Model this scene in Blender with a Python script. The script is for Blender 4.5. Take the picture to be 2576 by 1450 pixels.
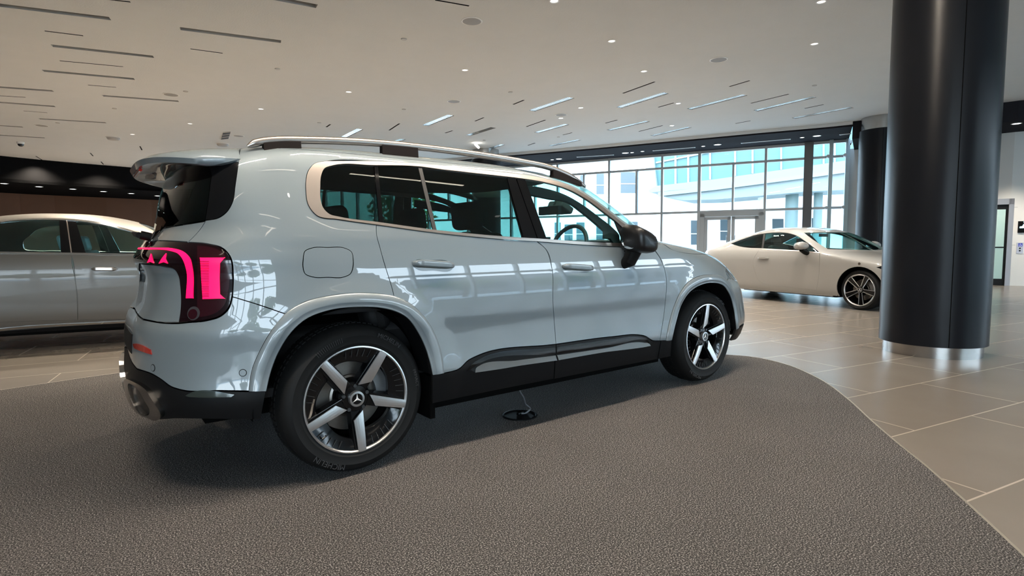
import bpy, bmesh, math, random
import numpy as np
from mathutils import Matrix, Vector
from mathutils.bvhtree import BVHTree
from mathutils.geometry import delaunay_2d_cdt

for o in list(bpy.data.objects):
    bpy.data.objects.remove(o, do_unlink=True)
SC = bpy.context.scene
COL = SC.collection
random.seed(7)
rng = np.random.default_rng(7)

# ------------------------------------------------------------------ camera
IW, IH = 2576, 1450
FPX = 1420.0
CPOS = np.array([-1.039, -3.490, 1.114])
def _axes(y, p, r):
    f = np.array([math.cos(y) * math.cos(p), math.sin(y) * math.cos(p), math.sin(p)])
    r0 = np.cross(f, [0, 0, 1]); r0 /= np.linalg.norm(r0); u0 = np.cross(r0, f)
    return np.array([math.cos(r) * r0 + math.sin(r) * u0, -math.sin(r) * r0 + math.cos(r) * u0, f])
CR = _axes(math.radians(52.53), math.radians(-4.43), math.radians(-0.44))
cam = bpy.data.cameras.new('camera')
cam.sensor_width = 36.0
cam.lens = FPX / IW * 36.0
cam.clip_start = 0.05
cam.clip_end = 300
camo = bpy.data.objects.new('camera', cam)
COL.objects.link(camo)
camo.matrix_world = Matrix(((CR[0][0], CR[1][0], -CR[2][0], CPOS[0]), (CR[0][1], CR[1][1], -CR[2][1], CPOS[1]),
                            (CR[0][2], CR[1][2], -CR[2][2], CPOS[2]), (0, 0, 0, 1)))
SC.camera = camo

# ------------------------------------------------------------------ world, exposure
SKY = 11.0
w = bpy.data.worlds.new('sky'); SC.world = w; w.use_nodes = True
nt = w.node_tree; nt.nodes.clear()
wo = nt.nodes.new('ShaderNodeOutputWorld'); wb = nt.nodes.new('ShaderNodeBackground')
tc = nt.nodes.new('ShaderNodeTexCoord'); sx = nt.nodes.new('ShaderNodeSeparateXYZ'); cr = nt.nodes.new('ShaderNodeValToRGB')
cr.color_ramp.elements[0].position = 0.0; cr.color_ramp.elements[0].color = (.80, .90, 1, 1)
cr.color_ramp.elements[1].position = 0.7; cr.color_ramp.elements[1].color = (.48, .72, 1, 1)
nt.links.new(tc.outputs['Generated'], sx.inputs[0]); nt.links.new(sx.outputs['Z'], cr.inputs[0])
nt.links.new(cr.outputs[0], wb.inputs['Color']); wb.inputs['Strength'].default_value = SKY
nt.links.new(wb.outputs[0], wo.inputs[0])
SC.view_settings.view_transform = 'Standard'
SC.view_settings.look = 'None'
SC.view_settings.exposure = 0.5
SC.view_settings.gamma = 1.0
SC.view_settings.use_curve_mapping = False
SC.cycles.max_bounces = 10
SC.cycles.diffuse_bounces = 4
SC.cycles.glossy_bounces = 4
SC.cycles.transmission_bounces = 8
SC.cycles.transparent_max_bounces = 16
SC.cycles.sample_clamp_indirect = 6.0
SC.cycles.caustics_reflective = False
SC.cycles.caustics_refractive = False

def daylight(name, loc, look, sx, sy, energy, color):
    l = bpy.data.lights.new(name, 'AREA'); l.shape = 'RECTANGLE'; l.size = sx; l.size_y = sy
    l.energy = energy; l.color = color
    o = bpy.data.objects.new(name, l); COL.objects.link(o); o.location = loc
    o.rotation_euler = Vector(look).to_track_quat('-Z', 'Y').to_euler()
    return o
PORTALS = []
def portal(loc, look, sx, sy):
    o = daylight('window_portal', loc, look, sx, sy, 1, (1, 1, 1))
    o.data.cycles.is_portal = True
    return o
# daylight enters through the two glazed walls (far right, and the one behind the camera)
portal((14.6, 8.9, 2.05), (-.908, -.419, 0), 20.0, 4.0)
portal((-9.0, -12.85, 2.1), (0, 1, 0), 11.6, 4.1)
portal((13.5, -12.85, 2.1), (0, 1, 0), 17.8, 4.1)
SPOT_E = 230.0
SLOT_E = 210.0
BEHIND_E = 12.0
# (ends of a lit line on the ceiling, strength)
LEDS = [(-2.3, -1.45, -.7, -1.6, 300), (.1, -1.5, 1.7, -1.65, 300), (2.3, -1.5, 3.9, -1.65, 300), (-1.2, -2.9, .4, -3.1, 10), (1.4, -3.0, 3.0, -3.2, 10),
        (.6, -4.6, 2.2, -4.9, 6), (-2.6, -4.8, -1.0, -5.1, 6), (-.4, -6.2, 1.2, -6.5, 6), (2.4, -6.4, 4.0, -6.7, 6), (-2.0, -7.8, -.2, -8.1, 6), (1.0, -8.4, 2.8, -8.7, 6), (-4.6, -3.0, -3.2, -3.2, 8)]
# ------------------------------------------------------------------ materials
MATS = {}
def mat(name, col=(.5, .5, .5), rough=.5, metal=0., coat=0., emit=None, estr=0., spec=.5, noise=None, bump=None, coatr=.03, aniso=0.):
    if name in MATS: return MATS[name]
    m = bpy.data.materials.new(name); m.use_nodes = True
    nt = m.node_tree; b = nt.nodes['Principled BSDF']
    b.inputs['Base Color'].default_value = (*col, 1); b.inputs['Roughness'].default_value = rough
    b.inputs['Metallic'].default_value = metal; b.inputs['Coat Weight'].default_value = coat
    b.inputs['Coat Roughness'].default_value = coatr; b.inputs['Specular IOR Level'].default_value = spec
    if emit:
        b.inputs['Emission Color'].default_value = (*emit, 1); b.inputs['Emission Strength'].default_value = estr
    tc = nt.nodes.new('ShaderNodeTexCoord')
    if noise:   # (scale, amount): small procedural variation of the base colour
        n = nt.nodes.new('ShaderNodeTexNoise'); n.inputs['Scale'].default_value = noise[0]; n.inputs['Detail'].default_value = 3
        mx = nt.nodes.new('ShaderNodeMixRGB'); mx.blend_type = 'MIX'
        mx.inputs[1].default_value = (*[c * (1 - noise[1]) for c in col], 1); mx.inputs[2].default_value = (*[min(1, c * (1 + noise[1])) for c in col], 1)
        nt.links.new(tc.outputs['Object'], n.inputs['Vector']); nt.links.new(n.outputs['Fac'], mx.inputs[0]); nt.links.new(mx.outputs[0], b.inputs['Base Color'])
    if bump:    # (scale, strength, distance)
        n2 = nt.nodes.new('ShaderNodeTexNoise'); n2.inputs['Scale'].default_value = bump[0]; n2.inputs['Detail'].default_value = 2
        bp = nt.nodes.new('ShaderNodeBump'); bp.inputs['Strength'].default_value = bump[1]; bp.inputs['Distance'].default_value = bump[2]
        nt.links.new(tc.outputs['Object'], n2.inputs['Vector']); nt.links.new(n2.outputs['Fac'], bp.inputs['Height']); nt.links.new(bp.outputs[0], b.inputs['Normal'])
    MATS[name] = m
    return m
def glass(name, tint, refl=(1, 1, 1), ior=1.5, rough=.0):
    if name in MATS: return MATS[name]
    m = bpy.data.materials.new(name); m.use_nodes = True
    nt = m.node_tree; nt.nodes.clear()
    out = nt.nodes.new('ShaderNodeOutputMaterial'); mx = nt.nodes.new('ShaderNodeMixShader')
    t = nt.nodes.new('ShaderNodeBsdfTransparent'); g = nt.nodes.new('ShaderNodeBsdfGlossy')
    t.inputs[0].default_value = (*tint, 1); g.inputs[0].default_value = (*refl, 1); g.inputs['Roughness'].default_value = rough
    # Schlick reflectance, the same from both sides of the sheet
    lw = nt.nodes.new('ShaderNodeLayerWeight'); lw.inputs['Blend'].default_value = .5
    pw = nt.nodes.new('ShaderNodeMath'); pw.operation = 'POWER'; pw.inputs[1].default_value = 5
    f0 = ((ior - 1) / (ior + 1)) ** 2
    ma = nt.nodes.new('ShaderNodeMath'); ma.operation = 'MULTIPLY_ADD'; ma.inputs[1].default_value = 1 - f0; ma.inputs[2].default_value = f0
    nt.links.new(lw.outputs['Facing'], pw.inputs[0]); nt.links.new(pw.outputs[0], ma.inputs[0]); nt.links.new(ma.outputs[0], mx.inputs[0])
    nt.links.new(t.outputs[0], mx.inputs[1]); nt.links.new(g.outputs[0], mx.inputs[2]); nt.links.new(mx.outputs[0], out.inputs[0])
    MATS[name] = m
    return m

PAINT = mat('silver_blue_paint', (.202, .236, .258), .50, .25, 1.0, noise=(900, .08), coatr=.012)
PAINTIN = mat('body_inner', (.012, .012, .013), .7)
BLACKG = mat('gloss_black', (.004, .004, .0045), .10, 0, 0, spec=.35)
BLACKS = mat('satin_black_plastic', (.0055, .0055, .006), .5, spec=.18)
BLACKM = mat('matte_black', (.003, .003, .003), .9, spec=.03, noise=(30, .2))
TIRE = mat('tyre_rubber', (.008, .008, .008), .6, spec=.2, noise=(60, .15), bump=(500, .1, .001))
TIRETXT = mat('tyre_lettering', (.045, .045, .047), .6, spec=.2)
CHROME = mat('chrome', (.80, .80, .80), .07, 1.0)
SATIN = mat('satin_aluminium', (.50, .44, .40), .34, 1.0, noise=(5, .03))
ALLOY = mat('machined_alloy', (.72, .72, .73), .30, 1.0, noise=(220, .05))
DISC = mat('brake_disc_steel', (.22, .205, .19), .40, 1.0, noise=(90, .1))
CALIPER = mat('brake_caliper', (.22, .23, .24), .45, .7)
STEEL = mat('brushed_steel', (.42, .41, .40), .22, 1.0, noise=(8, .08))
LENS = mat('tail_lamp_lens', (.006, .001, .002), .05, 0, .35, spec=.3)
LENSR = mat('dark_red_lens', (.022, .001, .004), .10, 0, .3)
REDLED = mat('red_led', (.6, 0, .1), .4, emit=(1.0, .002, .05), estr=1.7)
REFLECT = mat('red_reflector', (.42, .02, .012), .2, 0, 1.0, noise=(300, .3))
SEAT = mat('dark_leather', (.017, .017, .018), .5, noise=(20, .2))
LINER = mat('dark_lining', (.022, .022, .024), .85, noise=(50, .1))
GLASSF = glass('front_car_glass', (.78, .95, .94))
GLASSP = glass('privacy_glass', (.26, .36, .34))
GLASSW = glass('window_glass', (.93, .97, .96), ior=1.25)
CLEAR = glass('lamp_glass', (.9, .93, .95))

# ------------------------------------------------------------------ tagging
def tag(o, label=None, cat=None, group=None, kind=None):
    if label: o['label'] = label
    if cat: o['category'] = cat
    if group: o['group'] = group
    if kind: o['kind'] = kind
    return o
def empty(name, loc=(0, 0, 0), rz=0., parent=None):
    o = bpy.data.objects.new(name, None); COL.objects.link(o); o.location = loc; o.rotation_euler = (0, 0, rz)
    o.empty_display_size = .1
    if parent: o.parent = parent
    return o
def link(name, verts, faces, m, parent=None, smooth=False, mats=None, fm=None):
    me = bpy.data.meshes.new(name)
    me.from_pydata([tuple(map(float, v)) for v in verts], [], [tuple(map(int, f)) for f in faces]); me.update()
    for mm in (mats or [m]): me.materials.append(mm)
    if fm is not None: me.polygons.foreach_set('material_index', list(fm))
    if smooth: me.polygons.foreach_set('use_smooth', [True] * len(me.polygons))
    o = bpy.data.objects.new(name, me); COL.objects.link(o)
    if parent: o.parent = parent
    return o
class MB:
    """collects simple shapes of ONE part"""
    def __init__(s): s.v = []; s.f = []
    def add(s, v, f):
        n = len(s.v); s.v += [tuple(map(float, x)) for x in v]; s.f += [tuple(i + n for i in q) for q in f]; return s
    def box(s, x0, x1, y0, y1, z0, z1, M=None):
        v = [Vector(p) for p in ((x0, y0, z0), (x1, y0, z0), (x1, y1, z0), (x0, y1, z0), (x0, y0, z1), (x1, y0, z1), (x1, y1, z1), (x0, y1, z1))]
        if M: v = [M @ p for p in v]
        return s.add(v, [(0, 3, 2, 1), (4, 5, 6, 7), (0, 1, 5, 4), (1, 2, 6, 5), (2, 3, 7, 6), (3, 0, 4, 7)])
    def prism(s, poly, z0, z1):
        n = len(poly); v = [(p[0], p[1], z0) for p in poly] + [(p[0], p[1], z1) for p in poly]
        return s.add(v, [tuple(reversed(range(n))), tuple(range(n, 2 * n))] + [(i, (i + 1) % n, n + (i + 1) % n, n + i) for i in range(n)])
    def lathe(s, prof, c=(0, 0, 0), n=48, axis='z', close=False):
        """prof: (radius, height) rows"""
        v = []; f = []
        for r, h in prof:
            for k in range(n):
                a = 2 * math.pi * k / n; x, y = r * math.cos(a), r * math.sin(a)
                v.append((c[0] + x, c[1] + y, c[2] + h) if axis == 'z' else (c[0] + x, c[1] + h, c[2] + y))
        m = len(prof)
        for i in range(m - (0 if close else 1)):
            j = (i + 1) % m
            for k in range(n):
                q = (i * n + k, i * n + (k + 1) % n, j * n + (k + 1) % n, j * n + k)
                f.append(q if axis == 'z' else q[::-1])
        return s.add(v, f)
    def tube(s, pts, r, n=10, caps=True):
        pts = [Vector(p) for p in pts]; rings = []; R = r if hasattr(r, '__len__') else [r] * len(pts)
        up = None
        for i, p in enumerate(pts):
            d = (pts[min(i + 1, len(pts) - 1)] - pts[max(i - 1, 0)]).normalized()
            if up is None: up = Vector((0, 0, 1)) if abs(d.z) < .9 else Vector((1, 0, 0))
            a = d.cross(up).normalized(); b = a.cross(d).normalized(); up = b
            rings.append([p + (a * math.cos(t) + b * math.sin(t)) * R[i] for t in [2 * math.pi * k / n for k in range(n)]])
        v = [x for q in rings for x in q]; f = []
        for i in range(len(pts) - 1):
            for k in range(n): f.append((i * n + k, i * n + (k + 1) % n, (i + 1) * n + (k + 1) % n, (i + 1) * n + k))
        if caps: f += [tuple(reversed(range(n))), tuple(range((len(pts) - 1) * n, len(pts) * n))]
        return s.add(v, f)
    def build(s, name, m, parent=None, smooth=False, bevel=0., auto=35):
        o = link(name, s.v, s.f, m, parent)
        if smooth:
            me = o.data
            me.polygons.foreach_set('use_smooth', [True] * len(me.polygons))
            bm = bmesh.new(); bm.from_mesh(me)
            for e in bm.edges:
                if len(e.link_faces) == 2 and e.calc_face_angle(0) > math.radians(auto): e.smooth = False
            bm.to_mesh(me); bm.free()
        if bevel:
            b = o.modifiers.new('bevel', 'BEVEL'); b.width = bevel; b.segments = 3; b.limit_method = 'ANGLE'
        return o
def copy_tree(o, parent=None):
    c = o.copy(); COL.objects.link(c)
    if parent: c.parent = parent
    for ch in list(o.children): copy_tree(ch, c)
    return c

# ------------------------------------------------------------------ sight lines of the photograph
def ray(px, py):
    d = np.array([(px - IW / 2) / FPX, (IH / 2 - py) / FPX, 1.]) @ CR
    return CPOS, d
def onz(px, py, z):
    o, d = ray(px, py); return o + (z - o[2]) / d[2] * d
def ony(px, py, y):
    o, d = ray(px, py); return o + (y - o[1]) / d[1] * d
def onplane(px, py, a, n):
    o, d = ray(px, py); return o + np.dot(np.array(a) - o, n) / np.dot(d, n) * d
def smooth_line(pts, step, closed=True):
    """Catmull-Rom through pts; a third entry marks a corner. returns list of points"""
    P = [np.array(p[:2], float) for p in pts]; C = [len(p) > 2 for p in pts]; n = len(P); out = []
    for i in range(n if closed else n - 1):
        p1, p2 = P[i], P[(i + 1) % n]
        p0 = P[i - 1] if (closed or i > 0) else p1
        p3 = P[(i + 2) % n] if (closed or i + 2 < n) else p2
        c1, c2 = C[i], C[(i + 1) % n]
        L = np.linalg.norm(p2 - p1)
        if L < 1e-9: continue
        def tang(a, b, c):
            l1 = np.linalg.norm(b - a) or 1; l2 = np.linalg.norm(c - b) or 1
            return ((b - a) / l1 * l2 + (c - b) / l2 * l1) / (l1 + l2)
        t1 = (p2 - p1) / L if c1 or (not closed and i == 0) else tang(p0, p1, p2)
        t2 = (p2 - p1) / L if c2 or (not closed and i == n - 2) else tang(p1, p2, p3)
        k = max(1, int(math.ceil(L / step)))
        for j in range(k):
            t = j / k; h = (2*t**3-3*t*t+1, t**3-2*t*t+t, -2*t**3+3*t*t, t**3-t*t)
            out.append(h[0] * p1 + h[1] * L * t1 + h[2] * p2 + h[3] * L * t2)
    if not closed: out.append(P[-1])
    return out
def inpoly(P, poly):
    poly = np.asarray(poly); x, y = P[:, 0], P[:, 1]; r = np.zeros(len(P), bool)
    x0, y0 = poly[:, 0], poly[:, 1]; x1, y1 = np.roll(x0, -1), np.roll(y0, -1)
    for a, b, c, d in zip(x0, y0, x1, y1):
        if b != d:
            r ^= ((b > y) != (d > y)) & (x < (c - a) * (y - b) / (d - b) + a)
    return r
def polydist(P, poly):
    poly = np.asarray(poly); best = np.full(len(P), 1e9)
    for a, b in zip(poly, np.roll(poly, -1, 0)):
        ab = b - a; l = ab @ ab
        if l < 1e-14: continue
        t = np.clip(((P - a) @ ab) / l, 0, 1); d = P - a - t[:, None] * ab
        best = np.minimum(best, (d * d).sum(1))
    return np.sqrt(best)
def area2(p):
    p = np.asarray(p); return .5 * np.sum(p[:, 0] * np.roll(p[:, 1], -1) - np.roll(p[:, 0], -1) * p[:, 1])
def inset(poly, g):
    p = np.asarray(poly); a = np.roll(p, 1, 0); b = np.roll(p, -1, 0); t = b - a; l = np.linalg.norm(t, axis=1, keepdims=True); t = t / np.maximum(l, 1e-9)
    return p + np.stack([-t[:, 1], t[:, 0]], 1) * g
def fill(poly, holes, step):
    """triangulate a 2-D region: boundary + inner lattice"""
    loops = [np.asarray(poly)] + [np.asarray(h) for h in holes]
    lo, hi = loops[0].min(0), loops[0].max(0)
    xs = np.arange(lo[0], hi[0] + step, step); ys = np.arange(lo[1], hi[1] + step, step * .866)
    G = np.array([(x + (.5 * step if j % 2 else 0), y) for j, y in enumerate(ys) for x in xs])
    k = inpoly(G, loops[0])
    for h in loops[1:]: k &= ~inpoly(G, h)
    G = G[k]
    if len(G):
        d = np.min([polydist(G, l) for l in loops], axis=0); G = G[d > .45 * step]
    V = np.concatenate(loops + ([G] if len(G) else [])); E = []; n = 0
    for l in loops:
        E += [(n + i, n + (i + 1) % len(l)) for i in range(len(l))]; n += len(l)
    r = delaunay_2d_cdt([Vector(v) for v in V], E, [], 0, 1e-7, True)
    v2 = np.array([(v.x, v.y) for v in r[0]]); F = np.array([f for f in r[2] if len(f) == 3])
    c = v2[F].mean(1); k = inpoly(c, loops[0])
    for h in loops[1:]: k &= ~inpoly(c, h)
    F = F[k]
    q = v2[F]; s = (q[:, 1, 0] - q[:, 0, 0]) * (q[:, 2, 1] - q[:, 0, 1]) - (q[:, 2, 0] - q[:, 0, 0]) * (q[:, 1, 1] - q[:, 0, 1])
    F[s < 0] = F[s < 0][:, ::-1]
    F = F[np.abs(s) > 1e-12]
    # boundary edges (used once)
    cnt = {}
    for f in F:
        for a, b in ((f[0], f[1]), (f[1], f[2]), (f[2], f[0])): cnt[(int(a), int(b))] = 1
    B = [e for e in cnt if (e[1], e[0]) not in cnt]
    return v2, F, B

# ------------------------------------------------------------------ car skins
def pchip(x,y,xi):
    x=np.asarray(x,float);y=np.asarray(y,float);xi=np.asarray(xi,float)
    h=np.diff(x);d=np.diff(y)/h
    m=np.zeros(len(x))
    for i in range(1,len(x)-1):
        if d[i-1]*d[i]>0:
            w1=2*h[i]+h[i-1];w2=h[i]+2*h[i-1]
            m[i]=(w1+w2)/(w1/d[i-1]+w2/d[i])
    m[0]=d[0];m[-1]=d[-1]
    k=np.clip(np.searchsorted(x,xi)-1,0,len(x)-2)
    t=(xi-x[k])/h[k]
    t=np.clip(t,0,1)
    return ((2*t**3-3*t**2+1)*y[k]+(t**3-2*t**2+t)*h[k]*m[k]+(-2*t**3+3*t**2)*y[k+1]+(t**3-t**2)*h[k]*m[k+1])
def quarter(p,q,L,w,n=400):
    t=np.linspace(0,np.pi/2,4000)
    x=1-np.cos(t)**(2/p);y=np.sin(t)**(2/q)
    s=np.r_[0,np.cumsum(np.hypot(np.diff(x*L),np.diff(y*w)))]
    a=np.linspace(0,s[-1],n)
    return np.interp(a,s,x),np.interp(a,s,y),s[-1]
class Shell:
    """car skin: rings round the car at rising height; u runs rear centre -> right side -> front centre"""
    def __init__(self,knots,rear,front,mid,bump=None,order='z w xr xf'):
        K=np.array(knots,float);self.K=K
        ds=np.hypot(np.diff(K[:,0]),np.diff(K[:,1]));self.sk=np.r_[0,np.cumsum(ds)]
        # s = arc length in the z,w plane
        self.rx,self.ry,self.ru=quarter(*rear);self.fx,self.fy,self.fu=quarter(*front)
        self.Lr,self.Lf=rear[2],front[2];self.mid=mid;self.U=self.ru+mid+self.fu;self.S=self.sk[-1];self.bump=bump
        self.sg=np.linspace(0,self.S,1200)
        self.tab=[pchip(self.sk,K[:,i],self.sg) for i in range(K.shape[1])]
        # light smoothing so that curvature is even
        for it in range(6):
            for a in self.tab:
                a[1:-1]=(a[:-2]+2*a[1:-1]+a[2:])/4
    def P(self,u,s):
        u=np.asarray(u,float);s=np.asarray(s,float)
        z,w,xr,xf=[np.interp(s,self.sg,a) for a in self.tab[:4]]
        L=xf-xr
        Lf=np.interp(s,self.sg,self.tab[4]) if len(self.tab)>4 else self.Lf+0*z
        Lr=np.interp(s,self.sg,self.tab[5]) if len(self.tab)>5 else self.Lr+0*z
        k=np.minimum(1,L*.98/(Lr+Lf));Lr=Lr*k;Lf=Lf*k
        a=np.clip(u/self.ru,0,1);b=np.clip((u-self.ru)/self.mid,0,1);c=np.clip((self.U-u)/self.fu,0,1)
        g=np.linspace(0,1,len(self.rx))
        x1=xr+Lr*np.interp(a,g,self.rx);y1=w*np.interp(a,g,self.ry)
        x2=xr+Lr+(xf-Lf-xr-Lr)*b
        x3=xf-Lf*np.interp(c,g,self.fx);y3=w*np.interp(c,g,self.fy)
        r=u<self.ru;f=u>self.ru+self.mid
        x=np.where(r,x1,np.where(f,x3,x2));y=np.where(r,y1,np.where(f,y3,w))
        if self.bump is not None: y=y+self.bump(x,z)*(y/np.maximum(w,1e-6))**4
        return np.stack([x,-y,z],-1)
    def N(self,u,s,e=4e-3):
        u=np.asarray(u,float);s=np.asarray(s,float)
        a=self.P(np.minimum(u+e,self.U),s)-self.P(np.maximum(u-e,0),s)
        b=self.P(u,np.minimum(s+e,self.S))-self.P(u,np.maximum(s-e,0))
        n=np.cross(a,b);l=np.linalg.norm(n,axis=-1,keepdims=True)
        return n/np.maximum(l,1e-12)
    def prepare(self, M=Matrix()):
        """M: car -> world"""
        self.M = M; self.Mi = np.array(M.inverted())
        nu, ns = 420, 320
        self.gu = np.linspace(0, self.U, nu); self.gs = np.linspace(0, self.S * .999, ns)
        uu, ss = np.meshgrid(self.gu, self.gs); P = self.P(uu, ss).reshape(-1, 3)
        self.us = np.stack([uu.ravel(), ss.ravel()], 1); self.pts = P
        i = np.arange(nu * ns).reshape(ns, nu); a, b, c, d = i[:-1, :-1].ravel(), i[:-1, 1:].ravel(), i[1:, 1:].ravel(), i[1:, :-1].ravel()
        self.tri = np.concatenate([np.stack([a, b, c], 1), np.stack([a, c, d], 1)])
        self.bvh = BVHTree.FromPolygons([tuple(p) for p in P], [tuple(map(int, t)) for t in self.tri])
    def _us(self, loc, idx):
        t = self.tri[idx]; A, B, C = self.pts[t]; p = np.array(loc)
        v0, v1, v2 = B - A, C - A, p - A
        d00, d01, d11, d20, d21 = v0 @ v0, v0 @ v1, v1 @ v1, v2 @ v0, v2 @ v1
        den = d00 * d11 - d01 * d01
        if abs(den) < 1e-16: return self.us[t[0]]
        v = (d11 * d20 - d01 * d21) / den; w = (d00 * d21 - d01 * d20) / den
        return self.us[t[0]] * (1 - v - w) + self.us[t[1]] * v + self.us[t[2]] * w
    def cast(self, o, d):
        h = self.bvh.ray_cast(Vector(o), Vector(d).normalized())
        if h[0] is not None: return self._us(h[0], h[2])
        d = np.array(d) / np.linalg.norm(d); best = None
        t0 = max(.5, float((np.array([1., 0, .8]) - o) @ d)) 
        for t in np.linspace(t0 - 4, t0 + 4, 320):
            if t < .1: continue
            q = self.bvh.find_nearest(Vector(np.array(o) + t * d))
            if best is None or q[3] < best[0]: best = (q[3], q[0], q[2])
        return self._us(best[1], best[2])
    def px(self, x, y):
        o, d = ray(x, y)
        return self.cast(self.Mi[:3, :3] @ o + self.Mi[:3, 3], self.Mi[:3, :3] @ d)
    def side(self, x, z):
        return self.cast(np.array([x, -4., z]), np.array([0, 1., 0]))
    def s_of(self, z):
        return float(np.interp(z, self.tab[0], self.sg))
    def us_line(self, pts, step=7., closed=True):
        """pts: (px,py[,1]) photograph points, ('z',u,z) / ('x',x,z) points on the skin -> list of (u,s)"""
        if all(not isinstance(p[0], str) for p in pts):
            return np.array([self.px(*p) for p in smooth_line(pts, step, closed)])
        # mixed: cast first, then smooth in (u,s)
        q = []
        for p in pts:
            if p[0] == 'z': e = (p[1], self.s_of(p[2]))
            elif p[0] == 'us': e = (p[1], p[2])
            elif p[0] == 'x': e = self.side(p[1], p[2])
            else: e = self.px(p[0], p[1])
            q.append((e[0], e[1], 1) if (len(p) > 3 or (not isinstance(p[0], str) and len(p) > 2)) else (e[0], e[1]))
        return np.array(smooth_line(q, .02, closed))

def set_normals(me, vn, rimfaces=None):
    """vertex normals vn for faces, except flat rim faces"""
    ln = np.zeros((len(me.loops), 3)); li = np.zeros(len(me.loops), int); me.loops.foreach_get('vertex_index', li)
    ln[:] = vn[li]
    if rimfaces is not None:
        for p in me.polygons[rimfaces:]:
            for l in p.loop_indices: ln[l] = p.normal
    me.polygons.foreach_set('use_smooth', [True] * len(me.polygons))
    me.normals_split_custom_set([tuple(x) for x in ln])

def panel(name, shell, pts, m, parent, off=0., thick=.016, gap=.002, mode='mirror', holes=(), step=.035, inner=None, dish=0., us=None, wedge=0.):
    """one skin panel, built on the shell, with real thickness. mode: one | mirror (a twin on the left side) | sym (both halves in one mesh)"""
    poly = shell.us_line(pts) if us is None else np.asarray(us)
    if area2(poly) < 0: poly = poly[::-1]
    if mode == 'sym': poly[:, 0] = np.maximum(poly[:, 0], 0)
    g = inset(poly, gap)
    if mode == 'sym':
        for c in (0., shell.U):
            k = np.abs(poly[:, 0] - c) < 1e-3; g[k, 0] = c
    H = []
    for h in holes:
        hp = shell.us_line(h) if not isinstance(h, np.ndarray) else h
        if area2(hp) > 0: hp = hp[::-1]
        H.append(hp)
    v2, F, B = fill(g, H, step)
    P = shell.P(v2[:, 0], v2[:, 1]); N = shell.N(v2[:, 0], v2[:, 1])
    o = off
    if dish:
        d = polydist(v2, g); o = off - dish * np.clip(d / .05, 0, 1)[:, None] ** 2 * (3 - 2 * np.clip(d / .05, 0, 1)[:, None])
    if wedge:   # lower edge stands further out, so the face looks upwards
        zt = np.array([P[:, 2][np.abs(P[:, 0] - x) < .06].max() for x in P[:, 0]]); o = off + wedge * (zt - P[:, 2])[:, None]
        D = P + N * o; du = shell.P(v2[:, 0] + .004, v2[:, 1]) - shell.P(v2[:, 0] - .004, v2[:, 1]); up = np.array([0, 0, 1.]) - N * wedge
        N2 = np.cross(du, up - 0 * N); N2 /= np.linalg.norm(N2, axis=1, keepdims=True)
        A = D; Bk = P - N * thick; N = N2; n = len(A); P = None
    else:
        A = P + N * o
    if P is not None: Bk = P + N * (np.asarray(o) - thick)
    n = len(A)
    def make(sgn):
        V = np.concatenate([A, Bk]) * [1, sgn, 1]; NN = np.concatenate([N, -N]) * [1, sgn, 1]
        f = [tuple(t) for t in F] + [tuple(n + i for i in t[::-1]) for t in F]
        fm = [0] * len(F) + [1] * len(F)
        k0 = len(f)
        rim = [(b, a, n + a, n + b) for a, b in B]
        if mode == 'sym':
            rim = [q for q in rim if not ((v2[q[0], 0] < 1e-4 and v2[q[1], 0] < 1e-4) or (v2[q[0], 0] > shell.U - 1e-4 and v2[q[1], 0] > shell.U - 1e-4))]
        f += rim; fm += [0] * len(rim)
        if sgn < 0: f = [q[::-1] for q in f]
        return V, NN, f, fm, k0
    out = []
    if mode == 'sym':
        V1, N1, f1, m1, k1 = make(1); V2, N2, f2, m2, k2 = make(-1); c = len(V1)
        V = np.concatenate([V1, V2]); NN = np.concatenate([N1, N2]); f2 = [tuple(i + c for i in q) for q in f2]
        f = f1[:k1] + f2[:k2] + f1[k1:] + f2[k2:]; fm = m1[:k1] + m2[:k2] + m1[k1:] + m2[k2:]
        sets = [(V, NN, f, fm, k1 + k2)]
    else:
        sets = [make(1)] + ([make(-1)] if mode == 'mirror' else [])
    for V, NN, f, fm, k in sets:
        ob = link(name, V, f, None, parent, mats=[m, inner or m], fm=fm)
        set_normals(ob.data, NN, k)
        out.append(ob)
    return out

# ------------------------------------------------------------------ setting
CEIL = 4.2
M_CEIL = mat('ceiling_plaster', (.66, .67, .665), .85, noise=(2.5, .03), bump=(45, .25, .01))
M_DARK = mat('dark_soffit_paint', (.022, .022, .027), .8, spec=.03, noise=(3, .05))
M_WALLL = mat('brown_panel_wall', (.13, .060, .033), .6, spec=.2, noise=(2, .1))
M_WALLR = mat('white_wall_panel', (.70, .69, .67), .5, noise=(1.5, .03))
M_FRAME = mat('window_frame_grey', (.50, .53, .55), .4, .3)
M_TRIM = mat('pale_fascia', (.62, .63, .63), .5)
M_SLOTR = mat('slot_pale', (.62, .64, .65), .22, .8, noise=(9, .08))
M_SLOT = mat('slot_grey', (.48, .47, .45), .55, noise=(9, .1))
M_SLOTD = mat('slot_dark', (.025, .025, .026), .6)
M_WHITE = mat('white_fitting', (.78, .77, .74), .4)
M_LAMP = mat('lamp_glow', (1, .95, .85), .4, emit=(1, .93, .80), estr=9)
M_LAMPC = mat('cool_lamp_glow', (1, 1, 1), .4, emit=(.95, .98, 1), estr=6)

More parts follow.
